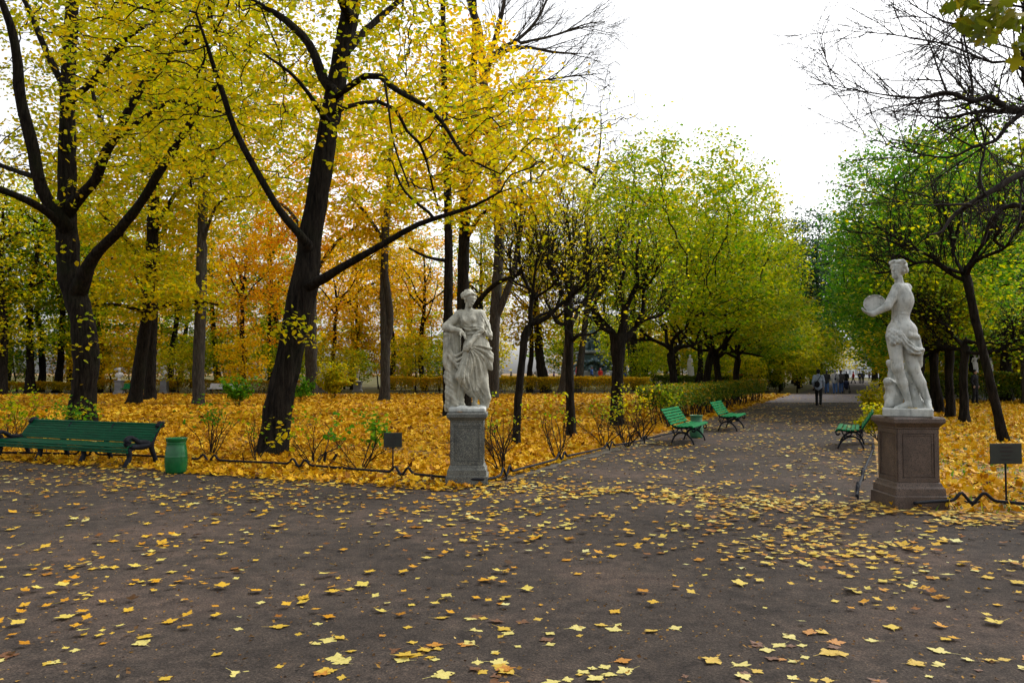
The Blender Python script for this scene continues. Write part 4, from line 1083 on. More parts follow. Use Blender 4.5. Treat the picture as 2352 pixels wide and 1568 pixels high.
# ------------------------------------------------------------------ the wood behind: one tree of each kind, then copies
def wood_proto(name, H, r, cz, rad, nA, bark, mat, per, lsize, seed, low=None, D=0.6, dk=0.75, lean=0.3, nl=7, tmpl='kite', leafspread=0.42, r0=0.018, leaf_rmax=0.03, fork=0.35):
    g = np.random.default_rng(seed)
    t = np.linspace(0, 1, 9)
    w = np.cumsum(g.normal(size=(9, 2)) * 0.12, 0) * (H / 14)
    pts = np.column_stack([w[:, 0] + lean * t * 2, w[:, 1], t * H * 0.86])
    rr = r * np.array([1.5, 1.05, .95, .85, .72, .58, .42, .26, .12])
    L = [(pts, rr)]
    for k in range(nl):
        z0 = H * g.uniform(fork, 0.7); a = g.uniform(0, 6.28)
        i = min(7, int(z0 / (H * .86) * 8)); p0 = pts[i] + (pts[i + 1] - pts[i]) * (z0 / (H * .86) * 8 - i)
        d = np.array([math.cos(a), math.sin(a), g.uniform(0.5, 1.2)]); q = [p0]
        for _ in range(4):
            d = d + g.normal(size=3) * .22; d /= np.linalg.norm(d); q.append(q[-1] + d * rad[0] * 0.22)
        L.append((np.array(q), r * np.array([.42, .34, .26, .18, .1])))
    A = [pts_in(g, nA, (pts[-2][0], pts[-2][1], cz), rad, 0.2)]
    if low: A.append(pts_in(g, low[2], (0, 0, low[0]), low[1], 0.1))
    return build_tree(name, (0, 0, 0), L, np.concatenate(A), bark, mat, per=per, lsize=lsize, tmpl=tmpl, spread=leafspread, tilt=0.55, droop=0.4, seed=seed, D=D, di=9, dk=dk, iters=45, wob=0.3, r0=r0, rmax=0.1, leaf_rmax=leaf_rmax, nt=10, thick=0.06, cat="tree")
PR = {}
PR["gold"] = [wood_proto("maple_tree", 15, 0.22, 8.8, (4.8, 4.8, 5.2), 330, M["bark_brown"], M["lf_gold"], 12, 0.24, 201), wood_proto("maple_tree", 17, 0.26, 10.0, (5.0, 5.0, 6.2), 360, M["bark_brown"], M["lf_gold"], 11, 0.24, 202, low=(4.5, (3.0, 3.0, 1.6), 70))]
PR["orange"] = [wood_proto("maple_tree", 14, 0.22, 8.4, (4.6, 4.6, 5.0), 320, M["bark_brown"], M["lf_orange"], 12, 0.24, 203), wood_proto("maple_tree", 17, 0.25, 10.5, (4.8, 4.8, 6), 340, M["bark_dark"], M["lf_orange"], 11, 0.24, 204)]
PR["lime"] = [wood_proto("lime_tree", 20, 0.3, 12.0, (5.0, 5.0, 7.5), 420, M["bark_dark"], M["lf_limeyellow"], 10, 0.24, 205, low=(4.6, (3.4, 3.4, 1.8), 90)), wood_proto("lime_tree", 21, 0.28, 13.0, (5.0, 5.0, 7.5), 400, M["bark_dark"], M["lf_yellowgreen"], 10, 0.24, 206)]
PR["green"] = [wood_proto("broadleaf_tree", 16, 0.26, 9.0, (5.2, 5.2, 6.4), 420, M["bark_dark"], M["lf_green"], 12, 0.24, 207, low=(4.2, (3.6, 3.6, 2.0), 90)), wood_proto("broadleaf_tree", 18, 0.26, 10.5, (5.0, 5.0, 7.0), 420, M["bark_dark"], M["lf_yellowgreen"], 11, 0.24, 208, low=(4.2, (3.2, 3.2, 1.8), 60))]
PR["dark"] = [wood_proto("broadleaf_tree", 22, 0.3, 11.5, (5.0, 5.0, 9.0), 460, M["bark_dark"], M["lf_dark"], 12, 0.26, 209)]
PR["bush"] = [wood_proto("young_tree", 5.0, 0.06, 2.7, (2.3, 2.3, 2.0), 170, M["bark_brown"], M["lf_yellowgreen"], 16, 0.17, 210, D=.35, dk=.42, leafspread=.26, r0=.006, fork=.15), wood_proto("young_tree", 4.2, 0.05, 2.3, (2.1, 2.1, 1.7), 160, M["bark_brown"], M["lf_limeyellow"], 15, 0.17, 211, D=.35, dk=.42, leafspread=.26, r0=.006, fork=.15)]
PR["goldbush"] = [wood_proto("young_tree", 4.6, 0.05, 2.6, (2.4, 2.4, 1.9), 170, M["bark_brown"], M["lf_gold"], 16, 0.18, 213, D=.35, dk=.42, leafspread=.26, r0=.006, fork=.15)]
PR["bare"] = [wood_proto("bare_tree", 22, 0.2, 15, (3.2, 3.2, 7), 420, M["bark_grey"], M["lf_orange"], 0.12, 0.2, 212, D=.5, dk=.6, r0=0.022)]
USED = {}
def put(kind, v, x, y, s=1.0, rz=None, sz=None):
    k = v % len(PR[kind]); p = PR[kind][k]
    o = p if not USED.get((kind, k)) else copy_tree(p)
    USED[(kind, k)] = True
    o.location = (x, y, 0)
    o.rotation_euler = (0, 0, rz if rz is not None else (x * 12.9898 + y * 78.233) % 6.28)
    o.scale = (s, s, s if sz is None else sz)
    return o
def px_at(x, Y): return (x - 1176) / FPX * Y
WOOD = []          # (kind, variant, pixel x, distance, scale, word for its place)
g = np.random.default_rng(77)
# left and middle wood behind the long hedge
for Y, xs in ((63, (-60, 90, 250, 420, 560, 800, 985, 1225, 1420)), (74, (10, 160, 330, 480, 650, 760, 900, 1100, 1265, 1490)), (88, (-70, 230, 390, 540, 700, 840, 960, 1080, 1340, 1460, 1580)), (106, (300, 610, 930, 1400, 1530))):
    for x in xs:
        xx = x + g.normal() * 16
        if x < 260: kd = g.choice(["lime", "green", "gold"], p=[.42, .46, .12])
        elif x < 560: kd = g.choice(["lime", "gold", "orange", "green"], p=[.38, .32, .12, .18])
        elif x < 1000: kd = g.choice(["orange", "gold", "lime"], p=[.24, .54, .22])
        elif x < 1240: kd = g.choice(["gold", "orange", "lime"], p=[.52, .14, .34])
        else: kd = g.choice(["lime", "green", "gold"], p=[.5, .3, .2])
        WOOD.append((kd, int(g.integers(2)), xx, Y + g.normal() * 2.0, g.uniform(0.85, 1.15)))
# dark trunks seen between, nearer than the hedge on the far left
WOOD += [("lime", 0, 18, 56, 0.95), ("green", 1, 78, 60, 1.0), ("lime", 1, 128, 63, 0.9), ("lime", 1, 632, 66, 0.9), ("bare", 0, 1440, 92, 0.9), ("bare", 0, 1478, 80, 0.8)]
# both sides of the walk beyond the crossing
for i, b in enumerate((56, 63, 71, 80, 92, 106, 124)):
    p = G(-3.0 - (i % 2) * 1.5, b); WOOD.append((("green", "lime")[i % 2], i % 2, 1176 + p[0] / p[1] * FPX, p[1], (.58, .6, .62, .66, .7, .8, .9)[i]))
    p = G(8.2 + (i % 2) * 1.2, b); WOOD.append((("green", "dark", "green")[i % 3], (i + 1) % 2, 1176 + p[0] / p[1] * FPX, p[1], (.85, .8, .95, 1, 1, 1, 1.05)[i]))
for W_ in [("dark", 0, 1868, 104, 0.95), ("dark", 0, 1890, 128, 1.0), ("green", 0, 1822, 112, 1.05), ("bare", 0, 1705, 88, 1.25), ("bare", 0, 1762, 118, 1.1), ("gold", 1, 1545, 72, 1.3), ("lime", 0, 1255, 63, 1.12), ("lime", 1, 1468, 68, 1.05), ("green", 1, 2300, 43, 1.0), ("green", 0, 2200, 58, 1.2), ("green", 1, 1655, 80, 1.0), ("green", 0, 1745, 92, 1.0), ("lime", 1, 1600, 66, 0.8),
                         ("green", 0, 2060, 47, 0.80), ("green", 1, 2150, 52, 0.95), ("green", 0, 2240, 46, 0.85), ("green", 1, 2330, 50, 0.95), ("green", 0, 2420, 44, 0.9), ("orange", 0, 2290, 62, 1.0), ("gold", 1, 2390, 64, 1.0), ("green", 1, 2190, 66, 1.1), ("dark", 0, 2120, 72, 0.9), ("dark", 0, 2270, 80, 1.0), ("dark", 0, 2370, 82, 1.0), ("green", 0, 2050, 84, 1.0), ("bare", 0, 2345, 40, 0.75), ("bare", 0, 1325, 64, 1.25), ("lime", 0, -190, 60, 0.9), ("green", 0, -300, 66, 1.0), ("gold", 1, -420, 58, 1.0), ("lime", 1, -560, 64, 1.0), ("green", 1, 2560, 52, 0.9), ("green", 0, 2720, 60, 1.0), ("bare", 0, 1458, 78, 1.2), ("dark", 0, 1790, 112, 1.15), ("dark", 0, 1838, 118, 1.3), ("dark", 0, 1866, 110, 1.2), ("green", 1, 2030, 92, 1.25), ("green", 0, 2066, 76, 1.3), ("green", 1, 1760, 104, 1.2), ("dark", 0, 2010, 134, 1.35), ("green", 0, 2045, 100, 1.5)]:
    WOOD.append(W_)
# young trees and tall shrubs under them
BUSH = [(-160, 62, 1.3), (-330, 60, 1.4), (40, 66, 1.0), (100, 60, 1.1), (180, 68, 1.0), (255, 61, 1.0), (410, 60, 0.95), (520, 62, 1.1), (570, 54, 0.9), (650, 64, 0.9), (770, 62, 1.0), (830, 68, .8), (955, 64, 1.25), (1010, 70, 1.0), (1100, 84, 1.0), (1270, 96, 1.0), (1480, 66, 0.95), (1530, 72, 1.1), (1660, 66, 0.9), (1720, 62, 0.8), (1790, 64, 1.0), (1830, 62, 0.9), (1868, 70, 0.85), (1760, 76, 1.2), (2060, 68, 1.0), (2110, 50, 0.9), (2200, 52, 1.0), (2300, 50, 1.0), (0, 72, 1.2), (140, 74, 1.2), (330, 70, 1.3), (460, 74, 1.3), (620, 72, 1.3), (700, 68, 1.1), (870, 76, 1.4), (930, 80, 1.3), (1060, 74, 1.2), (1190, 78, 1.3), (1250, 104, 1.3), (1500, 84, 1.3), (1570, 80, 1.2), (1620, 90, 1.3), (1690, 84, 1.2), (2020, 90, 1.3), (2090, 62, 1.0), (2160, 60, 1.1), (2260, 58, 1.1), (2350, 56, 1.1), (1840, 84, 1.2), (1900, 130, 1.3), (2040, 120, 1.3), (1795, 70, 1.7), (1835, 78, 1.8), (1870, 92, 1.7), (1760, 66, 1.5), (1725, 80, 1.9), (2045, 64, 1.6), (2085, 54, 1.5), (2140, 56, 1.7), (2215, 62, 1.7), (2290, 54, 1.5), (2360, 50, 1.5), (60, 78, 1.8), (200, 80, 1.9), (300, 76, 1.7), (440, 82, 1.8), (560, 78, 1.7), (680, 84, 1.9), (790, 76, 1.7), (980, 84, 1.8), (1120, 90, 1.8), (1210, 96, 1.9), (1460, 80, 1.5), (1530, 90, 1.8), (1640, 74, 1.6), (1930, 160, 2.2), (1300, 108, 2.0), (1335, 112, 2.3), (1372, 109, 2.1), (1405, 113, 2.3), (1436, 107, 2.0)]
BUSH = [b for b in BUSH if not (1290 < b[0] < 1430 and b[1] < 100) and not (1185 < b[0] < 1275) and not (b[0] < 190 and b[2] > 1.05)]
ORD = ["leftmost", "second from the left", "third from the left", "fourth from the left", "fifth from the left", "sixth from the left", "seventh from the left", "eighth from the left", "ninth from the left", "tenth from the left", "eleventh from the left", "twelfth from the left", "thirteenth from the left", "fourteenth from the left", "fifteenth from the left", "sixteenth from the left", "seventeenth from the left", "eighteenth from the left", "nineteenth from the left", "twentieth from the left"]
COLW = {"gold": "golden yellow maple", "orange": "orange maple", "lime": "tall yellow lime", "green": "green leaved tree", "dark": "tall dark green tree", "bare": "thin bare tree"}
def zone(x):
    for lim, w in ((150, "beyond the far left end of the bench"), (300, "behind the many limbed lime"), (520, "behind the slim forked tree"), (740, "behind the leaning lime's trunk"), (1000, "between leaning lime and draped statue"), (1180, "behind the draped statue"), (1330, "behind the two nearest clipped limes"), (1520, "around the bronze monument"), (1780, "behind the left row of limes"), (1960, "at the far end of the walk"), (2120, "behind the tambourine statue"), (9999, "behind the dark hedge on the right")):
        if x < lim: return w
groups = {}
WOOD = [w for w in WOOD if not (1268 < w[2] < 1452 and w[3] < 100 and w[0] != 'bare')]
for w in WOOD:
    o = put(w[0], w[1], px_at(w[2], w[3]), w[3], w[4], None, w[5] if len(w) > 5 else None)
    groups.setdefault((w[0], zone(w[2])), []).append((w[2], w[3], o))
for (kd, z), lst in groups.items():
    lst.sort(key=lambda t: t[0])
    for i, (x, Y, o) in enumerate(lst):
        tag(o, "%s %s%s" % (COLW[kd], z, "" if len(lst) == 1 else ", " + (ORD[i] if i < len(lst) - 1 else "rightmost")), "tree", "trees of the wood behind")
bz = {}
for i, (x, Y, s) in enumerate(BUSH):
    o = put("goldbush" if (x % 3 == 0 and x < 1500) else "bush", i, px_at(x, Y), Y, s)
    bz.setdefault(zone(x), []).append((x, o))
for z, lst in bz.items():
    lst.sort(key=lambda t: t[0])
    for i, (x, o) in enumerate(lst):
        tag(o, "bushy young tree %s%s" % (z, "" if len(lst) == 1 else ", " + ORD[i]), "young tree", "young trees under the wood")

# ------------------------------------------------------------------ hedges
def hedge(p0, p1, h, w, n, mat, label, lsize=0.08, seed=1, z0=0.25, tmpl='kite', stems=2.5):
    g = np.random.default_rng(seed)
    p0, p1 = np.array(p0[:2], float), np.array(p1[:2], float)
    d = p1 - p0; Ln = np.linalg.norm(d); d /= Ln; nn = np.array([-d[1], d[0]])
    root = empty("hedge", (p0[0], p0[1], 0), math.atan2(d[1], d[0]), label, "hedge", "clipped hedges")
    u = g.uniform(0, Ln, n); v = np.sign(g.uniform(-1, 1, n)) * (1 - np.abs(g.normal(size=n)) * 0.3) * w / 2; v = np.clip(v, -w / 2, w / 2)
    z = z0 + (h - z0) * g.uniform(0, 1, n) ** 0.6
    topm = g.uniform(0, 1, n) < 0.35
    z[topm] = h - np.abs(g.normal(size=topm.sum())) * 0.06; v[topm] = g.uniform(-w / 2, w / 2, topm.sum())
    z += 0.035 * np.sin(u * 1.9) + 0.03 * np.sin(u * 4.7 + 1)
    gap = np.sin(u * 2.3 + 1) + np.sin(u * 5.1) + np.sin(u * 9.7 + z * 5)
    k = (gap > -1.3) | (z > h * 0.55)
    pos = np.column_stack([u, v, z])[k] + g.normal(size=(k.sum(), 3)) * 0.03
    V, F, rnd = scatter_leaves(pos, lsize, tmpl, 0.9, 0.5, seed, 0, 0.4)
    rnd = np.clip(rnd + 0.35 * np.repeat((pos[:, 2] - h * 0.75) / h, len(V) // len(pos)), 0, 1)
    obj("foliage", mesh_np("foliage", V, F, False, rnd), mat, root)
    P, S = [], []
    mb = MB()
    for i in range(int(Ln * stems)):
        a = g.uniform(0, Ln); b = g.normal() * w * .15
        q = [(a, b, 0)]
        for j in range(4):
            q.append((q[-1][0] + g.normal() * .07, q[-1][1] + g.normal() * .07, h * .22 * (j + 1)))
        mb.tube(q, np.linspace(0.018, 0.006, 5), 4, False)
        for s in range(2):
            j = g.integers(1, 4)
            mb.tube([q[j], (q[j][0] + g.normal() * .18, q[j][1] + g.normal() * .12, q[j][2] + g.uniform(.1, .35))], [0.009, 0.004], 3, False)
    mb.build("branchwork", M["twig"], root)
    return root
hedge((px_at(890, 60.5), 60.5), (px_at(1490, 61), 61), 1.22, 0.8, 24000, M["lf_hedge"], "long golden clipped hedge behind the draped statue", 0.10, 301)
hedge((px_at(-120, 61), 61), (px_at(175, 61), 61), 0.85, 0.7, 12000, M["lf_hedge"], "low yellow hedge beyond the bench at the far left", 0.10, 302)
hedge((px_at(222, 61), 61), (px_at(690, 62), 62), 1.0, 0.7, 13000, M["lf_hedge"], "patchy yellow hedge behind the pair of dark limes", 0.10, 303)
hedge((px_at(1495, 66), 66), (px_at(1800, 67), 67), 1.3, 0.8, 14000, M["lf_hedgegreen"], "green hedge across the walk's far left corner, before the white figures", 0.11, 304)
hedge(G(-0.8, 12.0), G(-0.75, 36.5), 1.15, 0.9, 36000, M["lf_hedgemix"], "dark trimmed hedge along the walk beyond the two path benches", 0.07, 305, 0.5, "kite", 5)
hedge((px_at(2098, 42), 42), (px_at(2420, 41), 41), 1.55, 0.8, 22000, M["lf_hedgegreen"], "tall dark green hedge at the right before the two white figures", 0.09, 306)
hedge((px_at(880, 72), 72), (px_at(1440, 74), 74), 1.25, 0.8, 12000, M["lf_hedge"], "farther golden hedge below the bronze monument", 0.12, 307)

# ------------------------------------------------------------------ shrubs along the rail
def shrub(base, h, w, nst, nA, per, lsize, mat, label, seed, top=0.5, D=0.09, dk=0.13, lean=0):
    g = np.random.default_rng(seed)
    base = np.array(base, float)
    L = []
    for k in range(nst):
        a = 2 * math.pi * k / nst + g.normal() * .4
        s = g.uniform(.25, .7)
        q = [base + np.array([math.cos(a), math.sin(a), 0]) * 0.04 * (k > 0)]
        d = np.array([math.cos(a) * s + lean, math.sin(a) * s, 1.0])
        for j in range(4):
            d = d + g.normal(size=3) * .26; dd = d / np.linalg.norm(d)
            q.append(q[-1] + dd * h * g.uniform(.14, .22))
        L.append((np.array(q), np.linspace(0.012, 0.005, 5) * (1.0 + (k == 0) * .2)))
    L = L[:1] + shoots(L[1:], g, .07 * max(1, h), .42 * h, .0042 * max(1, h), (.35, .9), .35, 0, 2, .2, .18, .5)
    A = []
    while len(A) < nA:
        z = g.uniform(0.25, 1.0); a = g.uniform(0, 6.28); rr = w / 2 * (0.35 + 0.65 * z) * math.sqrt(g.uniform(0, 1))
        A.append(base + np.array([math.cos(a) * rr + lean * z * .4, math.sin(a) * rr, z * h]))
    A = np.array(A)
    keep = lambda q: (q[:, 2] > h * top * g.uniform(.7, 1.3, len(q)))
    return build_tree("shrub", base, L, A, M["twig"], mat, per=per, lsize=lsize, tmpl='fold', spread=0.045, tilt=0.6, droop=0.4, seed=seed, D=D, ds=.1, leaf_from=40, di=3, dk=dk, iters=40, wob=.3, r0=0.003, rmax=0.012, leaf_rmax=0.0065, nt=6, thick=0.02, label=label, cat="shrub", group="thin shrubs along the low rail", keep=keep, trunkname="stem", crownname="foliage")
SH = [
 (28, 1032, 1.25, 1.3, 5, 130, 2.0, .06, "lf_yellowgreen", "thin shrub behind the long bench's left part", 401, .4),
 (150, 1016, 1.0, 1.2, 4, 80, 2.0, .06, "lf_green", "low leafy shrub behind the bench, in front of the many limbed lime", 402, .4),
 (485, 1050, 1.05, 1.15, 6, 150, 1.6, .055, "lf_green", "dense many stemmed shrub behind the rail just right of the green bin", 403, .62),
 (590, 1062, 0.95, 0.9, 3, 60, .8, .05, "lf_yellowgreen", "sparse shrub at the foot of the leaning lime's left side", 404, .5),
 (655, 1040, 0.75, 1.0, 3, 70, 2.2, .055, "lf_green", "small leafy shrub in front of the leaning lime's base", 405, .3),
 (720, 1070, 1.0, 1.1, 5, 110, .9, .055, "lf_yellowgreen", "open shrub with cut stubs just right of the leaning lime", 406, .6),
 (830, 1083, 0.95, 1.1, 4, 120, 2.6, .062, "lf_green", "pale green leafy shrub immediately left of the small grey sign", 407, .5),
 (1152, 1085, 1.15, 0.95, 8, 170, .7, .05, "lf_yellowgreen", "dense dark twiggy shrub just right of the grey pedestal", 408, .6),
 (1280, 1056, 1.1, .75, 4, 80, 1.6, .055, "lf_yellowgreen", "slim shrub with yellow top between the first two clipped limes", 409, .7),
 (1388, 1030, 1.05, .6, 3, 50, 1.2, .05, "lf_yellowgreen", "single thin sapling behind the rail before the third clipped lime", 410, .55),
 (1440, 1028, 1.2, .9, 7, 130, 1.3, .055, "lf_limeyellow", "bushy shrub of many stems left of the nearer path bench", 411, .6),
 (1475, 1010, 1.15, .8, 6, 110, 1.3, .055, "lf_limeyellow", "brown stemmed shrub right behind the nearer path bench", 412, .6),
 (1535, 985, 1.2, 1.0, 6, 120, 3.0, .06, "lf_yellowgreen", "leafy shrub between the nearer path bench and the hedge", 413, .55),
 (2020, 962, 1.2, 1.1, 6, 170, 5.0, .07, "lf_limeyellow", "round yellow green bush left of the tambourine statue", 414, .15),
 (2022, 1018, .8, .75, 5, 180, 10.0, .06, "lf_limeyellow", "small green bush leaning over the bench end by the red pedestal", 415, .4),
 (545, 935, 1.5, 2.4, 6, 140, 2.4, .09, "lf_green", "wide soft green bush left of the leaning lime, deep in the garden", 416, .3),
 (690, 925, 1.5, 2.2, 6, 120, 2.2, .09, "lf_green", "soft green bush just right of the leaning lime, deep in the garden", 417, .3),
 (768, 915, 2.4, 2.6, 6, 160, 3.0, .11, "lf_limeyellow", "tall yellow bush before the white figure left of the twin maple", 418, .2),
]
for s in SH:
    p = gp(s[0], s[1])
    big = s[2] > 1.3
    shrub(p, s[2] * (1 if big else 1.15), s[3] * (1 if big else 1.1), s[4] + 2, int(s[5] * 1.0), s[6] * (1.5 if big else .55), s[7], M[s[8]], s[9], s[10], s[11], D=.16 if big else .09, dk=.22 if big else .13)
# cut stubs and a stick by the rail
for (x, y, dx, hh, lb) in ((742, 1072, .05, .26, "short dark cut stump stub leaning beside the open shrub, left one"), (757, 1070, .12, .2, "short dark cut stump stub leaning beside the open shrub, right one"), (562, 1074, -.04, .25, "thin dark broken stick upright behind the rail")):
    p = gp(x, y)
    mb = MB(); mb.tube([(0, 0, 0), (dx * .5, 0, hh * .5), (dx, 0, hh)], [.03 if hh != .25 else .012, .026 if hh != .25 else .01, .024 if hh != .25 else .008], 7)
    tag(mb.build("stump", M["bark_dark"]), lb, "stump").location = tuple(p)
# ------------------------------------------------------------------ carved figures: a distance field and its surface
class Field:
    def __init__(s, lo, hi, res):
        s.lo = np.array(lo, float); s.res = res
        s.n = np.ceil((np.array(hi) - s.lo) / res).astype(int) + 1
        s.ax = [s.lo[i] + np.arange(s.n[i]) * res for i in range(3)]
        s.v = np.full(s.n, 0.6, dtype=np.float32)
    def box(s, lo, hi):
        a = np.clip(np.floor((np.array(lo) - s.lo) / s.res).astype(int), 0, s.n)
        b = np.clip(np.ceil((np.array(hi) - s.lo) / s.res).astype(int) + 1, 0, s.n)
        sl = tuple(slice(i, j) for i, j in zip(a, b))
        return sl, [s.ax[i][sl[i]].reshape([-1 if j == i else 1 for j in range(3)]) for i in range(3)]
    def put(s, sl, d, k, carve=False):
        v = s.v[sl]
        if v.size == 0: return s
        if carve:
            d = -d
            h = np.clip(0.5 - 0.5 * (d - v) / k, 0, 1)
            s.v[sl] = d * (1 - h) + v * h + k * h * (1 - h)
        else:
            h = np.clip(0.5 + 0.5 * (v - d) / k, 0, 1)
            s.v[sl] = v * (1 - h) + d * h - k * h * (1 - h)
        return s
    def cone(s, a, b, ra, rb=None, k=0.03, fy=1.0, disp=None, carve=False):
        rb = ra if rb is None else rb
        a, b = np.array(a, float), np.array(b, float)
        m = max(ra, rb) * max(1, fy) + k + 0.04
        sl, (X, Y, Z) = s.box(np.minimum(a, b) - m, np.maximum(a, b) + m)
        if s.v[sl].size == 0: return s
        ba = b - a; q = ba @ ba + 1e-12
        t = np.clip(((X - a[0]) * ba[0] + (Y - a[1]) * ba[1] + (Z - a[2]) * ba[2]) / q, 0, 1)
        dx, dy, dz = X - a[0] - t * ba[0], (Y - a[1] - t * ba[1]) / fy, Z - a[2] - t * ba[2]
        d = (np.sqrt(dx * dx + dy * dy + dz * dz) - (ra + (rb - ra) * t)) * min(1, fy)
        if disp is not None: d = d + disp(X, Y, Z)
        return s.put(sl, d, k, carve)
    def chain(s, pts, rs, k=0.03, **kw):
        for i in range(len(pts) - 1): s.cone(pts[i], pts[i + 1], rs[i], rs[i + 1], k, **kw)
        return s
    def ell(s, c, r, k=0.03, rot=None, disp=None, carve=False):
        c, r = np.array(c, float), np.array(r, float)
        m = r.max() + k + 0.03
        sl, (X, Y, Z) = s.box(c - m, c + m)
        if s.v[sl].size == 0: return s
        x, y, z = X - c[0], Y - c[1], Z - c[2]
        if rot is not None:
            R = np.array(rot)
            x, y, z = (R[0][0] * x + R[0][1] * y + R[0][2] * z), (R[1][0] * x + R[1][1] * y + R[1][2] * z), (R[2][0] * x + R[2][1] * y + R[2][2] * z)
        q = np.sqrt((x / r[0]) ** 2 + (y / r[1]) ** 2 + (z / r[2]) ** 2)
        g = np.sqrt((x / r[0] ** 2) ** 2 + (y / r[1] ** 2) ** 2 + (z / r[2] ** 2) ** 2) + 1e-6
        d = q * (q - 1) / g
        if disp is not None: d = d + disp(X, Y, Z)
        return s.put(sl, d, k, carve)
    def block(s, c, h, k=0.02, r=0.01):
        c, h = np.array(c, float), np.array(h, float)
        m = k + 0.05
        sl, (X, Y, Z) = s.box(c - h - m, c + h + m)
        q = [np.abs(A - c[i]) - h[i] + r for i, A in enumerate((X, Y, Z))]
        d = np.sqrt(np.maximum(q[0], 0) ** 2 + np.maximum(q[1], 0) ** 2 + np.maximum(q[2], 0) ** 2) + np.minimum(np.maximum(np.maximum(q[0], q[1]), q[2]), 0) - r
        return s.put(sl, d, k)
    def front(s, x, z, side=-1):
        i = int(np.clip(round((x - s.lo[0]) / s.res), 0, s.n[0] - 1)); j = int(np.clip(round((z - s.lo[2]) / s.res), 0, s.n[2] - 1))
        w = np.where(s.v[i, :, j] < 0)[0]
        if not len(w): return None
        return s.ax[1][w[0] if side < 0 else w[-1]]
    def fold(s, xz, r=0.014, k=0.012, carve=False, lift=0.0, side=-1):
        """a crease or a ridge laid along the surface that is there already"""
        q, _ = resample(np.array([(a, 0, b) for a, b in xz]), 1.0, 0.03)
        pts = []
        for a, _, b in q:
            y = s.front(a, b, side)
            if y is not None: pts.append((a, y + lift, b))
        m = len(pts)
        for i in range(m - 1):
            if abs(pts[i][1] - pts[i + 1][1]) > 0.09: continue
            f1 = 0.45 + 0.55 * math.sin(math.pi * (i + .5) / m)
            s.cone(pts[i], pts[i + 1], r * f1, r * f1, k, carve=carve)
        return s
    def mesh(s, name):
        v = s.v
        n = np.array(v.shape)
        ins = v < 0
        c = [ins[i:n[0] - 1 + i, j:n[1] - 1 + j, k:n[2] - 1 + k] for i in (0, 1) for j in (0, 1) for k in (0, 1)]
        cnt = sum(x.astype(np.int8) for x in c)
        act = (cnt > 0) & (cnt < 8)
        ids = np.full(act.shape, -1, np.int64); I = np.argwhere(act); ids[act] = np.arange(len(I))
        acc = np.zeros((len(I), 3)); num = np.zeros(len(I))
        corner = [(i, j, k) for i in (0, 1) for j in (0, 1) for k in (0, 1)]
        for a in corner:
            for ax in range(3):
                if a[ax] == 1: continue
                b = list(a); b[ax] = 1
                va = v[I[:, 0] + a[0], I[:, 1] + a[1], I[:, 2] + a[2]]; vb = v[I[:, 0] + b[0], I[:, 1] + b[1], I[:, 2] + b[2]]
                m = (va < 0) != (vb < 0)
                t = np.where(m, va / (va - vb + 1e-12), 0)
                p = np.tile(np.array(a, float), (len(I), 1)); p[:, ax] += t
                acc[m] += p[m]; num[m] += 1
        V = (I + acc / np.maximum(num, 1)[:, None]) * s.res + s.lo
        F = []
        for ax in range(3):
            o = [1, 2] if ax == 0 else [2, 0] if ax == 1 else [0, 1]
            sh = [slice(None)] * 3; sh[ax] = slice(0, n[ax] - 1); a = ins[tuple(sh)]
            sh[ax] = slice(1, n[ax]); b = ins[tuple(sh)]
            E = np.argwhere(a != b)
            E = E[(E[:, o[0]] > 0) & (E[:, o[1]] > 0) & (E[:, o[0]] < n[o[0]] - 1) & (E[:, o[1]] < n[o[1]] - 1)]
            flip = a[E[:, 0], E[:, 1], E[:, 2]]
            q = []
            for d0, d1 in ((-1, -1), (0, -1), (0, 0), (-1, 0)):
                e = E.copy(); e[:, o[0]] += d0; e[:, o[1]] += d1
                q.append(ids[e[:, 0], e[:, 1], e[:, 2]])
            q = np.stack(q, 1)
            q[~flip] = q[~flip][:, ::-1]
            F.append(q[(q >= 0).all(1)])
        return mesh_np(name, V, [np.concatenate(F)], True)

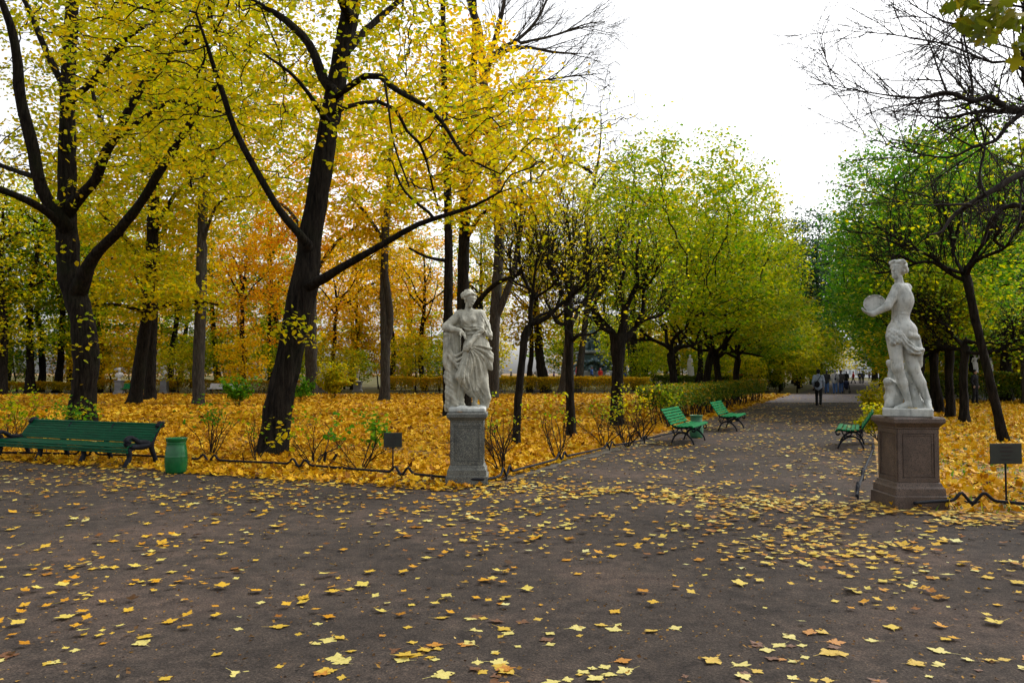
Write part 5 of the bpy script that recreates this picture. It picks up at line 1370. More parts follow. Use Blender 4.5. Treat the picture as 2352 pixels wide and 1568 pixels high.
def head(S, c, f, up=(0, 0, 1), h=1.0, hair=True, k=0.01, bun=True, face=True, side_bun=0.0):
    c, f, up = np.array(c, float), np.array(f, float), np.array(up, float)
    f /= np.linalg.norm(f); r = np.cross(f, up); r /= np.linalg.norm(r); u = np.cross(r, f)
    P = lambda x, y, z: c + h * (r * x + f * y + u * z)
    R = np.array([r, f, u])
    S.ell(P(0, -.012, .03), np.array((.073, .092, .088)) * h, k, R)
    S.cone(P(0, .035, .005), P(0, .045, -.072), .060 * h, .040 * h, 0.02)
    if face:
        S.cone(P(0, .060, -.098), P(0, .062, -.096), .022 * h, .022 * h, .02)
        for sx in (-1, 1):
            S.cone(P(.031 * sx, .104, .008), P(.033 * sx, .104, .008), .018 * h, .018 * h, .01, carve=True)
            S.cone(P(.030 * sx, .078, .007), P(.031 * sx, .078, .007), .0135 * h, .0135 * h, .004)
            S.cone(P(.010 * sx, .094, .031), P(.050 * sx, .076, .033), .010 * h, .007 * h, .010)
            S.ell(P(.073 * sx, -.008, -.008), np.array((.012, .022, .032)) * h, .006, R)
        S.cone(P(0, .090, .022), P(0, .112, -.030), .008 * h, .014 * h, .010)
        S.cone(P(-.019, .088, -.058), P(.019, .088, -.058), .009 * h, .009 * h, .005)
        S.cone(P(-.02, .103, -.0565), P(.02, .103, -.0565), .004 * h, .004 * h, .003, carve=True)
    if hair:
        w = lambda X, Y, Z: 0.006 * h * np.sin(70 * X / h + 40 * Z / h) * np.sin(55 * Y / h + 30 * Z / h)
        S.ell(P(0, -.030, .050), np.array((.088, .094, .086)) * h, .008, R, w)
        for sx in (-1, 1):
            S.chain([P(.02 * sx, .058, .098), P(.058 * sx, .042, .068), P(.080 * sx, .0, .035), P(.06 * sx, -.08, .0)], [.014 * h, .020 * h, .022 * h, .026 * h], .010)
        if bun: S.ell(P(side_bun, -.125, .03), np.array((.052, .052, .050)) * h, .015, None, w)
    return P

def hand(S, w, d, n, L=0.17, r=1.0, curl=0.35, thumb=1):
    """palm, four fingers and a thumb: w wrist, d the way the fingers point, n the way the palm faces"""
    w, d, n = (np.array(v, float) for v in (w, d, n))
    d /= np.linalg.norm(d); n -= d * (d @ n); n /= np.linalg.norm(n) + 1e-9; s = np.cross(d, n)
    S.cone(w, w + d * L * .25, .026 * r, .03 * r, .02)
    for i in range(4):
        o = (i - 1.5) * .019 * r
        b = w + d * L * .2 + s * o * .7; m = w + d * L * (.55 + .04 * (1 - abs(i - 1.2))) + s * o
        S.cone(b, m, .015 * r, .0125 * r, .008)
        l = L * (.2, .23, .21, .16)[i]
        d2 = d + n * curl * 1.2; d2 /= np.linalg.norm(d2)
        e = m + d2 * l; S.cone(m, e, .0115 * r, .010 * r, .004)
        d3 = d + n * curl * 3; d3 /= np.linalg.norm(d3)
        S.cone(e, e + d3 * l * .7, .010 * r, .0085 * r, .004)
    t0 = w + d * L * .14 + s * thumb * .026 * r
    t1 = t0 + (d * .5 + s * thumb * .75 + n * .3) * L * .28
    S.cone(t0, t1, .016 * r, .0125 * r, .01); S.cone(t1, t1 + (d * .85 + s * thumb * .25 + n * .35) * L * .22, .012 * r, .0095 * r, .004)

# ------------------------------------------------------------------ the draped statue and its pedestal
def pedestal(name, loc, w, h, mat, label):
    """a square granite pedestal: stepped foot, panelled die, moulded cap"""
    r = empty(name, loc, 0, label, "pedestal", None)
    b = w / 2
    f = MB(); f.lathe([(b, 0), (b * .985, .0 + h * .13), (b * .93, h * .14), (b * .91, h * .215), (b * .86, h * .235), (b * .82, h * .27), (b * .765, h * .285)], sq=True); f.build("foot", mat, r)
    d = b * .75; z0, z1 = h * .285, h * .865
    m = MB()
    m.lathe([(d, z0), (d, z1)], sq=True)
    # a raised frame on each face leaves the panel sunk
    for s_ in range(4):
        a = s_ * math.pi / 2; ca, sa = math.cos(a), math.sin(a)
        def put(x, z, sx, sz, t):
            m.box((ca * x - sa * (-d - t / 2), sa * x + ca * (-d - t / 2), z), (sx, t, sz), a)
        t = .012; e = d * .2
        put(0, z0 + e * .5, 2 * d, e, t); put(0, z1 - e * .5, 2 * d, e, t)
        put(-d + e * .5, (z0 + z1) / 2, e, z1 - z0 - 2 * e, t); put(d - e * .5, (z0 + z1) / 2, e, z1 - z0 - 2 * e, t)
        q = e + .022; l = .012
        put(0, z0 + q, 2 * (d - q) + l, l, .007); put(0, z1 - q, 2 * (d - q) + l, l, .007)
        put(-d + q, (z0 + z1) / 2, l, z1 - z0 - 2 * q - l, .007); put(d - q, (z0 + z1) / 2, l, z1 - z0 - 2 * q - l, .007)
    m.build("die", mat, r)
    c = MB(); c.lathe([(b * .775, z1), (b * .80, z1 + h * .012), (b * .79, z1 + h * .02), (b * .83, z1 + h * .035), (b * .90, z1 + h * .06), (b * .935, z1 + h * .07), (b * .95, z1 + h * .075), (b * .95, z1 + h * .115), (b * .90, h)], sq=True); c.build("cap", mat, r)
    return r
PL = np.array([-0.64, 11.55, 0.0]); HL = 1.03
pedestal("pedestal", PL, 0.60, HL, M["granite_grey"], "grey speckled granite pedestal with a sunk panel, under the draped statue")
def statue_draped():
    root = empty("statue", (PL[0], PL[1], HL), 0, "pale marble statue of a woman in flowing drapery leaning on a draped post", "statue", None)
    c = lambda zx, zy, y=0.0: ((zx - 342) / 500.0, y, (965 - zy) / 500.0)
    xz = lambda L: [((a - 342) / 500.0, (965 - b) / 500.0) for a, b in L]
    S = Field((-.46, -.34, .03), (.46, .34, 1.82), .0085)
    # torso under the robe
    S.ell(c(362, 292), (.150, .105, .135)); S.cone(c(364, 310), c(388, 410), .128, .112, .05, .8)
    S.cone(c(275, 264, .0), c(432, 258, .01), .066, .066, .05)
    S.cone(c(346, 225, .0), c(348, 185, -.015), .052, .047, .02)
    S.ell(c(377, 302, -.085), (.052, .05, .052), .03); S.ell(c(322, 306, -.08), (.052, .045, .052), .03)
    S.ell(c(402, 480), (.175, .135, .15), .05)
    # legs below the cloth
    S.cone(c(425, 500, .02), c(402, 800, 0), .140, .075, .05); S.cone(c(402, 800, 0), c(390, 905, -.01), .06, .036, .03)
    S.cone(c(372, 510, -.04), c(308, 712, -.15), .128, .088, .05); S.cone(c(308, 714, -.15), c(372, 835, -.05), .085, .055, .05)
    S.cone(c(385, 560, -.01), c(375, 800, -.02), .13, .085, .05)
    S.cone(c(435, 620, .02), c(488, 862, -.01), .088, .045, .04); S.cone(c(488, 862, -.01), c(478, 930, .0), .045, .03, .03)
    S.cone(c(430, 760, .03), c(455, 930, .03), .06, .04, .04)
    S.cone(c(330, 640, 0), c(270, 900, .0), .09, .06, .05); S.cone(c(270, 890, 0), c(300, 940, .0), .06, .05, .04)
    S.cone(c(390, 900, -.02), c(427, 943, -.14), .036, .024, .02); S.cone(c(382, 935, .01), c(392, 905, -.01), .03, .03, .02)
    for i in range(5): S.cone(c(421 + i * 4, 944, -.13 + i * .012), c(428 + i * 4, 948, -.155 + i * .014), .010, .008, .005)
    S.cone(c(262, 912, -.03), c(243, 942, -.15), .036, .022, .02)
    for i in range(5): S.cone(c(236 + i * 4, 943, -.145), c(233 + i * 4, 947, -.17), .010, .008, .005)
    # cloak and sleeves
    S.cone(c(430, 262, .05), c(468, 340, .06), .075, .07, .04, .8); S.cone(c(468, 340, .05), c(497, 400, .0), .06, .045, .03); S.cone(c(497, 400, .0), c(506, 432, -.01), .035, .018, .02)
    S.cone(c(440, 345, -.03), c(395, 352, -.10), .05, .04, .03)
    S.cone(c(470, 395, -.02), c(508, 415, -.04), .045, .028, .02); S.cone(c(508, 400, -.02), c(512, 440, -.03), .022, .014, .01); S.cone(c(470, 560, .0), c(522, 575, -.03), .05, .022, .02); S.cone(c(515, 560, -.02), c(512, 660, -.02), .026, .016, .015)
    S.cone(c(455, 490, .02), c(500, 560, -.01), .075, .05, .04); S.cone(c(500, 555, -.01), c(497, 650, -.01), .045, .028, .03); S.cone(c(470, 500, -.03), c(508, 508, -.03), .035, .02, .02); S.cone(c(500, 560, -.02), c(520, 600, -.02), .03, .015, .02)
    S.cone(c(290, 262, .06), c(250, 380, .08), .08, .07, .04)
    # the arm on the post
    S.cone(c(272, 272, .0), c(184, 352, -.04), .066, .06, .03); S.cone(c(184, 355, -.04), c(240, 372, -.12), .056, .045, .02); S.cone(c(240, 372, -.12), c(292, 382, -.165), .043, .031, .02)
    hand(S, c(292, 382, -.165), (.55, -.10, -.62), (-.3, .2, -.9), .165, 1.05, .25, -1)
    # the arm across the body, the hand gathering the cloth
    S.cone(c(432, 272, -.01), c(436, 378, -.11), .062, .050, .02); S.cone(c(436, 380, -.11), c(362, 474, -.225), .047, .032, .01)
    hand(S, c(362, 474, -.225), (-.62, -.12, -.75), (.2, .9, -.2), .15, 1.05, .4, 1)
    # the cloth runs in folds out from the gathering hand, and across the breast
    X, Y, Z = s_ax = [S.ax[i].reshape([-1 if j == i else 1 for j in range(3)]) for i in range(3)]
    phi = np.arctan2(X + .0 + .25 * Y, 1.0 - Z)
    rr_ = np.sqrt(X * X + (Z - .93) ** 2)
    m = np.clip((.90 - Z) / .08, 0, 1) * np.clip((Z - .10) / .08, 0, 1) * np.clip((rr_ - .05) / .1, 0, 1)
    S.v += (m * (.011 * (np.abs(np.sin(phi * 8.5 + 1.2 * np.sin(5 * Z) + 3 * Y)) ** .7 - .55) + .004 * np.sin(phi * 31 + 9 * Y))).astype(np.float32)
    m = np.clip((Z - 1.10) / .04, 0, 1) * np.clip((1.30 - Z) / .06, 0, 1) * np.clip((.16 - np.abs(X - .06)) / .05, 0, 1) * np.clip((-Y) / .03, 0, 1)
    S.v += (m * .006 * np.sin(62 * Z + 16 * X + 4 * np.sin(9 * X))).astype(np.float32)
    # folds
    for L in ([(345, 520), (322, 590), (285, 690), (292, 755), (345, 812)], [(348, 520), (338, 610), (315, 700), (330, 780), (365, 815)], [(352, 520), (352, 620), (345, 720), (372, 812)], [(358, 515), (372, 600), (378, 700), (385, 810)],
              [(362, 512), (392, 580), (405, 680), (408, 790)], [(366, 508), (412, 570), (436, 660), (440, 760)], [(370, 503), (430, 548), (468, 600), (480, 645)], [(374, 496), (436, 520), (486, 545), (512, 590)], [(380, 488), (440, 490), (500, 505)],
              [(395, 740), (430, 800), (478, 850)], [(388, 770), (425, 840), (470, 905)], [(330, 650), (300, 760), (285, 880)], [(345, 760), (310, 830), (300, 920)],
              [(282, 252), (296, 310), (330, 345), (385, 350)], [(268, 275), (292, 335), (340, 370), (420, 365)], [(300, 250), (312, 300), (345, 335)], [(302, 385), (340, 405), (400, 395), (440, 385)], [(318, 420), (370, 425), (430, 410)],
              [(432, 262), (462, 330), (502, 410)], [(445, 265), (480, 330), (510, 395)], [(400, 345), (450, 365), (490, 420)]):
        S.fold(xz(L), .015, .006, lift=.002)
    for L in ([(347, 530), (330, 600), (300, 700), (312, 770), (355, 815)], [(350, 530), (345, 620), (330, 710), (350, 800)], [(355, 525), (362, 610), (362, 720), (378, 812)], [(361, 520), (382, 590), (392, 690), (398, 800)], [(365, 515), (402, 575), (420, 670), (424, 780)],
              [(369, 508), (422, 560), (452, 630), (462, 700)], [(373, 500), (432, 533), (478, 572), (496, 620)], [(378, 492), (438, 504), (494, 524)], [(275, 265), (295, 325), (335, 358), (400, 358)], [(300, 370), (345, 388), (430, 376)], [(312, 408), (360, 414), (432, 398)], [(440, 264), (470, 330), (505, 402)], [(365, 740), (385, 830), (430, 880)], [(410, 770), (450, 840), (470, 890)], [(320, 700), (292, 800), (288, 900)]):
        S.fold(xz(L), .012, .004, carve=True, lift=-.002)
    P = head(S, (c(352, 150)[0], -.035, 1.635), (.70, -.68, -.24), (0.08, 0.05, 1), 1.0, True, .008, True)
    S.chain([P(-.085, .02, .03), P(-.08, -.05, -.02), P(-.05, -.10, -.05)], [.028, .03, .03], .01)
    S.cone(P(-.03, .085, .085), P(.03, .085, .085), .012, .012, .006)
    obj("figure", S.mesh("figure"), M["marble_warm"], root)
    # the draped post
    K = Field((-.44, -.26, .0), (.05, .30, 1.2), .011)
    fo = lambda X, Y, Z: .022 * (.5 - np.abs(np.sin(np.arctan2(Y - .03, X + .23) * 6 + 3 * Z)) ** .7)
    K.cone((-.23, .03, 1.09), (-.235, .03, .74), .118, .125, .02, .85, fo); K.block((-.23, .03, 1.125), (.118, .10, .022), .02, .012)
    K.cone((-.30, -.02, .8), (-.32, -.02, .70), .05, .03, .03)
    for i, (a, b, dz) in enumerate(((-.31, -.05, .80), (-.29, -.03, .74), (-.30, .0, .68), (-.26, .02, .62))):
        K.chain([(a, -.08, 1.05), (a + .02, -.115, dz + .14), ((a + b) / 2, -.13, dz), (b, -.12, dz + .07), (b + .06, -.10, dz + .22)], [.013, .018, .021, .018, .012], .005)
    ro = lambda X, Y, Z: .016 * np.sin(26 * X + 9 * Z) * np.sin(21 * Z + 7 * Y) + .010 * np.sin(60 * X + 50 * Z) * np.sin(40 * Z)
    K.cone((-.24, .04, .72), (-.20, .03, .06), .098, .135, .04, 1, ro); K.cone((-.20, .02, .4), (-.09, .02, .06), .07, .06, .05, 1, ro)
    K.cone((-.26, -.05, .62), (-.17, -.10, .10), .035, .05, .03, 1, ro)
    obj("post", K.mesh("post"), M["marble_warm"], root)
    B = Field((-.34, -.26, -.02), (.34, .26, .12), .014)
    wv = lambda X, Y, Z: .012 * np.sin(14 * X + 2) * np.sin(17 * Y + 1)
    B.block((0, 0, .035), (.265, .205, .035), .02, .02); B.ell((-.12, -.06, .07), (.14, .1, .03), .03, None, wv); B.ell((.15, -.02, .07), (.12, .12, .03), .03, None, wv)
    B.v[:, :, : int((0 + .02) / .014)] = np.maximum(B.v[:, :, : int(.02 / .014)], .01)
    obj("plinth", B.mesh("plinth"), M["marble"], root)
statue_draped()

# ------------------------------------------------------------------ the tambourine statue and its pedestal
PRX, PRY = px_at(2081, 9.72), 9.72
HR = 1.07
pedestal("pedestal", (PRX, PRY, 0), 0.64, HR, M["granite_pink"], "red brown granite pedestal with sunk panels, under the tambourine statue")
def statue_tambourine():
    root = empty("statue", (PRX, PRY, HR), math.radians(-24), "white marble statue of a half draped woman holding a tambourine", "statue", None)
    c = lambda zx, zy, y=0.0: ((zx - 334) / 484.0, y, (975 - zy) / 484.0)
    xz = lambda L: [((a - 334) / 484.0, (975 - b) / 484.0) for a, b in L]
    S = Field((-.52, -.36, .06), (.38, .36, 1.98), .0085)
    # trunk
    S.ell(c(322, 285, .0), (.118, .125, .165), .04); S.cone(c(322, 300), c(308, 385), .112, .100, .05, .95); S.ell(c(312, 470, .0), (.165, .145, .145), .06)
    S.ell(c(362, 482, .08), (.075, .10, .10), .06); S.cone(c(298, 222, -.06), c(346, 215, .09), .062, .06, .05)
    S.cone(c(306, 205, .0), c(302, 160, -.01), .054, .048, .02); S.ell(c(282, 285, -.06), (.05, .055, .055), .03)
    # legs
    S.cone(c(272, 505, -.06), c(287, 690, -.09), .098, .066, .04); S.cone(c(287, 690, -.09), c(312, 780, -.055), .062, .058, .03); S.cone(c(312, 780, -.055), c(342, 892, -.03), .056, .035, .03)
    S.cone(c(340, 905, -.03), c(275, 928, -.10), .040, .028, .02); S.cone(c(345, 915, -.02), c(352, 925, .0), .033, .028, .02)
    for i in range(5): S.cone(c(272, 930, -.085 - i * .016), c(255 + i * 4, 934, -.10 - i * .018), .012, .009, .006)
    S.cone(c(335, 515, .05), c(372, 690, .03), .108, .070, .04); S.cone(c(372, 690, .03), c(408, 780, .05), .066, .060, .03); S.cone(c(408, 780, .05), c(443, 878, .04), .058, .036, .03)
    S.cone(c(443, 890, .04), c(452, 930, -.08), .040, .028, .02)
    for i in range(5): S.cone(c(440 + i * 6, 933, -.08), c(440 + i * 7, 936, -.115), .011, .009, .006)
    # arm that holds the tambourine
    S.cone(c(292, 226, -.08), c(238, 330, -.17), .060, .050, .03); S.cone(c(238, 332, -.17), c(160, 374, -.17), .048, .032, .02)
    hand(S, c(160, 374, -.17), (-.93, -.05, .28), (.2, .1, .9), .16, 1.05, .45, 1)
    S.cone(c(330, 226, .11), c(268, 320, .12), .058, .048, .03); S.cone(c(268, 320, .12), c(210, 300, .02), .045, .032, .02)
    hand(S, c(210, 300, .02), (-.8, -.5, .2), (-.1, -.9, -.1), .15, 1.0, .4, 1)
    # belt, cloth about the hips, the tail of cloth behind
    S.fold(xz([(238, 384), (300, 372), (372, 376)]), .010, .006, lift=.002); S.fold(xz([(262, 385), (285, 430), (305, 480)]), .012, .006, lift=.002)
    for (a, b, r) in ((255, 478, .04), (275, 490, .038), (248, 505, .042), (270, 525, .048), (300, 500, .035), (262, 545, .04), (292, 535, .036)):
        y = S.front(*xz([(a, b)])[0]); y = -.1 if y is None else y
        S.ell(c(a, b, y - .012), (r, r * .8, r), .018, None, lambda X, Y, Z: .006 * np.sin(110 * X) * np.sin(110 * Z))
    S.cone(c(296, 490, -.14), c(360, 590, -.10), .035, .045, .02); S.cone(c(360, 590, -.10), c(420, 588, -.02), .045, .028, .02); S.cone(c(330, 540, -.12), c(400, 605, -.05), .04, .03, .02)
    S.cone(c(405, 600, .0), c(412, 680, .05), .038, .022, .02); S.cone(c(390, 520, .06), c(415, 600, .03), .05, .03, .03); S.cone(c(355, 500, -.10), c(395, 510, .02), .03, .03, .03)
    for L in ([(302, 490), (335, 545), (385, 590), (425, 585)], [(305, 500), (330, 570), (375, 610), (410, 605)], [(310, 485), (350, 540), (400, 575)], [(400, 610), (408, 650), (412, 685)]):
        S.fold(xz(L), .013, .006, lift=.003)
    for L in ([(304, 496), (333, 558), (380, 600), (418, 595)], [(308, 490), (342, 543), (392, 582)]):
        S.fold(xz(L), .009, .005, carve=True, lift=-.002)
    # back groove, navel side
    P = head(S, (c(300, 112)[0], -.015, 1.785), (-.50, -.86, .17), (.05, .0, 1), 1.02, True, .008, True)
    S.chain([P(.03, -.12, .0), P(.04, -.13, -.06), P(.05, -.11, -.13)], [.03, .024, .016], .01)
    for t in np.linspace(-1.3, 1.3, 8):
        S.ell(P(.088 * math.sin(t), .045 * math.cos(t) + .02, .085 + .012 * math.sin(5 * t)), (.024, .024, .022), .008)
    obj("figure", S.mesh("figure"), M["marble"], root)
    # tambourine
    t = MB()
    cx, cy, cz = c(170, 312, -.14)
    n = 36
    ring = lambda r, y: [(cx + r * math.cos(i * 2 * math.pi / n), cy + y, cz + r * math.sin(i * 2 * math.pi / n) * .86) for i in range(n)]
    prof = [(.108, .0), (.122, -.018), (.128, -.018), (.128, .035), (.118, .035), (.112, .010)]
    V = np.array([p for r, y in prof for p in ring(r, y)])
    F = [(k * n + i, k * n + (i + 1) % n, (k + 1) * n + (i + 1) % n, (k + 1) * n + i) for k in range(5) for i in range(n)]
    F += [tuple(range(n - 1, -1, -1)), tuple(5 * n + i for i in range(n))]
    t.add(V, F)
    for i in range(0, n, 6):
        a = i * 2 * math.pi / n
        t.box((cx + .113 * math.cos(a), cy - .012, cz + .113 * math.sin(a) * .86), (.022, .018, .03), 0, .004)
    t.build("tambourine", M["marble"], root)
    # the rocky support with a little faun
    K = Field((-.34, -.22, .05), (.22, .26, .86), .011)
    ro = lambda X, Y, Z: .012 * np.sin(33 * X + 9 * Z) * np.sin(29 * Z + 7 * Y)
    K.ell((-.15, .06, .22), (.105, .10, .15), .04, None, ro); K.ell((-.17, .02, .36), (.07, .07, .08), .03, None, ro); K.ell((-.20, .0, .13), (.06, .07, .06), .03, None, ro)
    K.cone((-.14, .08, .34), (-.18, .10, .62), .045, .035, .03, 1, ro); K.ell((-.205, -.03, .42), (.055, .06, .05), .02); K.ell((-.175, .08, .64), (.04, .045, .05), .02, None, ro)
    K.cone((.02, .10, .62), (.12, .11, .10), .045, .085, .04, 1, ro); K.cone((.0, .1, .5), (-.12, .08, .2), .05, .07, .05, 1, ro)
    obj("support", K.mesh("support"), M["marble"], root)
    b = MB(); b.box((0.0, 0, .05), (.54, .46, .10), 0, .012); b.build("plinth", M["marble"], root)
statue_tambourine()
# ------------------------------------------------------------------ benches
def slat_bench(loc, rz, Ln, frames, label, heavy, mat, group, tint=None):
    r = empty("park_bench", loc, rz, label, "bench", group)
    seat, back = MB(), MB()
    def slat(mb, y, z, w, t, ang, L_=Ln):
        c, s = math.cos(ang), math.sin(ang)
        mb.box((0, y, z), (L_, w, t), 0, .004, ((1, 0, 0), (0, c, -s), (0, s, c)))
    if heavy:
        for y, z, a in ((-.50, .31, 1.35), (-.51, .365, 1.2), (-.485, .415, .75)): slat(seat, y, z, .05, .026, a - math.pi)
        for i in range(5): slat(seat, -.42 + i * .082, .432 - .012 * math.sin(i * .8), .077, .028, -.04)
        for i in range(7):
            t = i / 6.0
            slat(back, .005 + .17 * t + .03 * t * t, .475 + .30 * t, .054, .022, math.radians(68 - 14 * t))
        slat(back, .225, .812, .05, .03, math.radians(20))
    else:
        for i in range(5): slat(seat, -.40 + i * .083, .43 - .018 * math.sin(i * .75), .066, .026, .05 - i * .03)
        slat(seat, -.452, .415, .05, .028, .9)
        for i in range(6):
            t = i / 5.0
            slat(back, .035 + .19 * t, .475 + .29 * t, .052, .022, math.radians(64 - 8 * t))
    seat.build("seat", mat, r); back.build("backrest", mat, r)
    for x in frames:
        f = MB()
        fl = ((1, 0, 0), (0.55, 1.0)) if False else None
        e = abs(x) > Ln / 2 - .25
        def iron(pts, rr):
            q, w = resample(np.array([(x, a, b) for a, b in pts]), np.array(rr), .03)
            f.tube(q, w * (1.45 if heavy else 1.0), 7)
        if heavy:
            iron([(-.50, .02), (-.47, .10), (-.43, .2), (-.44, .30), (-.47, .37)], [.03, .034, .03, .034, .03])          # lion leg
            iron([(-.55, .012), (-.51, .02), (-.48, .05)], [.026, .03, .03])
            iron([(.16, .012), (.12, .16), (.06, .30), (.04, .40), (.075, .52), (.20, .74), (.25, .80)], [.028, .028, .032, .036, .03, .026, .024])
            iron([(-.45, .34), (-.3, .37), (-.12, .36), (.01, .40)], [.03, .024, .024, .03])
            if e:
                iron([(.02, .44), (-.10, .475), (-.24, .49), (-.34, .56), (-.43, .59), (-.50, .54), (-.50, .46), (-.44, .43), (-.39, .47), (-.41, .51), (-.45, .51)], [.034, .036, .034, .03, .032, .032, .03, .028, .024, .02, .014])
                iron([(.16, .76), (.21, .83), (.28, .84), (.31, .79), (.27, .76), (.25, .79)], [.03, .03, .028, .026, .022, .014])
                iron([(-.42, .40), (-.20, .40), (.0, .43)], [.04, .045, .04])
                for q in ((-.44, .50), (.27, .80)):
                    f.box((x, q[0], q[1]), (.05, .05, .05), 0, .012)
        else:
            iron([(-.44, .012), (-.40, .12), (-.31, .22), (-.20, .27), (-.08, .25), (.0, .16), (.06, .012)], [.018, .02, .021, .022, .021, .02, .018])
            iron([(-.44, .40), (-.30, .39), (-.14, .37), (.0, .40), (.07, .50), (.17, .65), (.25, .79)], [.018, .018, .019, .022, .019, .017, .015])
            iron([(-.44, .40), (-.48, .35), (-.45, .30), (-.40, .32), (-.41, .355)], [.018, .02, .02, .018, .012])
            iron([(-.36, .38), (-.33, .31), (-.26, .28), (-.19, .30), (-.17, .36)], [.013] * 5)
            iron([(-.10, .36), (-.06, .29), (.0, .26), (.04, .31), (.02, .39)], [.013] * 5)
            iron([(-.31, .22), (-.30, .33)], [.013, .013]); iron([(-.02, .2), (.01, .34)], [.013, .013])
        f.build("leg_frame", M["iron"], r, True)
    return r
dA = (.05, .0)
bA = np.array([-6.03, 13.72]) - NV * 1.92
slat_bench((bA[0], bA[1], 0), math.radians(-24), 3.40, (-1.66, -.56, .56, 1.66), "long dark green slatted bench with black scrolled iron arms, beside the green bin", True, M["bench_green"], "park benches").scale = (1.0, .95, .85)
GB = "park benches"
pB1 = gp(1552, 1021); pB1b = np.array([3.72, 17.5])
slat_bench((pB1b[0] + .38 * U[0] - .02, pB1b[1] + .62 * U[1] + .25, 0), math.radians(66), 1.75, (-.66, .66), "nearer bright green bench on the walk's left edge, before the dull bin", False, M["bench_bright"], GB)
slat_bench((5.72 + .42 * U[0] * 1.2, 21.75 + .6 * U[1], 0), math.radians(66), 1.75, (-.66, .66), "farther bright green bench on the walk's left edge, behind the dull bin", False, M["bench_bright"], GB)
slat_bench((7.22 + .62 * U[0], 16.55 + .62 * U[1], 0), math.radians(-114), 1.75, (-.66, .66), "green bench seen end on, half hidden left of the red pedestal", False, M["bench_bright"], GB)
M["pale_paint"] = mat_simple("pale grey paint", [(0.3, (0.35, 0.36, 0.36)), (0.7, (0.5, 0.5, 0.5))], 4, .6)
slat_bench((px_at(523, 58.6), 58.6, 0), 0, 2.6, (-1.1, 1.1), "small pale bench before the patchy hedge, seen behind the slim forked tree", False, M["pale_paint"], GB)
slat_bench((px_at(318, 58.8), 58.8, 0), 0, 2.2, (-.9, .9), "tiny green bench far behind between the many limbed lime and the dark pair", False, M["bench_bright"], GB)

# ------------------------------------------------------------------ bins
def bin_(loc, h, r, mat, label):
    r *= .93
    b = empty("litter_bin", loc, 0, label, "bin", "barrel bins")
    prof = [(r * .84, 0), (r * .86, .02)]
    for i in range(22):
        t = i / 21.0
        z = h * (.04 + .80 * t)
        rr = r * (.86 + .16 * math.sin(math.pi * min(1, t * .98 + .06) ** .85)) - .0
        if t > .55: rr += .004 * math.cos(i * math.pi)
        prof.append((rr, z))
    prof += [(r * .88, h * .87), (r * .86, h * .885)]
    m = MB(); m.lathe(prof, n=36); m.build("barrel", mat, b, True)
    c = MB(); c.lathe([(r * .86, h * .885), (r * .90, h * .90), (r * .97, h * .985), (r * .98, h), (r * .92, h), (r * .84, h * .92), (r * .5, h * .90)], n=36); c.build("rim", mat, b, True)
    return b
p = gp(404, 1087); bin_(tuple(p), .565, .182, M["bin_green"], "glossy green barrel shaped bin beside the long bench")
p = gp(1596, 1006); bin_((p[0] + .05, p[1] + .05, 0), .56, .175, M["bin_dull"], "dull green barrel shaped bin between the two path benches")

# ------------------------------------------------------------------ small signs
def sign(foot, w, h, ztop, lines, label, tilt=-8):
    r = empty("sign", tuple(foot), math.radians(4), label, "sign", "name plates of the statues")
    m = MB(); m.tube([(0, .012, 0), (0, .012, ztop - h * .4)], .011, 8); m.build("post", M["iron"], r)
    p = MB(); p.box((0, 0, ztop - h / 2), (w, .012, h), 0, .003); pl = p.build("plate", M["sign"], r)
    g = np.random.default_rng(3)
    t = MB()
    for i, (f, hh) in enumerate(lines):
        z = ztop - h * (.18 + .2 * i)
        x = -w * f / 2
        while x < w * f / 2:
            lw = w * g.uniform(.02, .045)
            t.box((x + lw / 2, -.0075, z), (lw * .8, .002, h * hh * g.uniform(.75, 1.1)))
            x += lw + w * .008
    t.build("lettering", M["sign_ink"], pl)
    return r
sign(gp(902, 1097), .275, .225, .685, [(.35, .09), (.62, .10), (.36, .08), (.25, .07)], "small dark grey name plate on a thin post left of the grey pedestal")
sign(gp(2313, 1157), .405, .25, .735, [(.33, .08), (.40, .10), (.26, .08), (.34, .08)], "larger dark grey name plate on a thin post right of the red pedestal")

# ------------------------------------------------------------------ low rails
def low_rail(pts, humps, label, r=.019, z=.105):
    root = empty("low_rail", (0, 0, 0), 0, label, "low rail", "low iron rails")
    q, _ = resample(np.array([(a[0], a[1], 0.0) for a in pts]), 1.0, .03)
    s = np.concatenate([[0], np.cumsum(np.linalg.norm(np.diff(q, axis=0), axis=1))])
    zz = np.full(len(q), z)
    for hp in humps:
        j = np.argmin(((q[:, :2] - np.array(hp[:2])) ** 2).sum(1)); d = np.abs(s - s[j])
        zz += .085 * np.exp(-((d - .13) / .065) ** 2) - .03 * np.exp(-(d / .05) ** 2)
        st = MB(); st.tube([(q[j][0], q[j][1], 0), (q[j][0], q[j][1], zz[j])], [.014, .012], 6)
        for sg in (-1, 1):
            jj = min(max(j + sg * 3, 0), len(q) - 1)
            st.tube([(q[j][0], q[j][1], .06), (q[jj][0], q[jj][1], .10)], .009, 5)
        st.build("stake", M["iron"], root)
    q[:, 2] = zz + .006 * np.sin(s * 2.2)
    m = MB(); m.tube(q, r, 8); m.build("rail", M["iron"], root, True)
    return root
low_rail(RAIL_L, [gp(490, 1067), gp(684, 1082), gp(920, 1103), gp(200, 1055)], "low black iron rail edging the leaf carpet from the bench to the grey pedestal")
low_rail(RAIL_P[0:1] + RAIL_P[1:9], [gp(1163, 1103), gp(1290, 1064), gp(1400, 1036), gp(1480, 1020)], "low black iron rail curving from the grey pedestal along the walk")
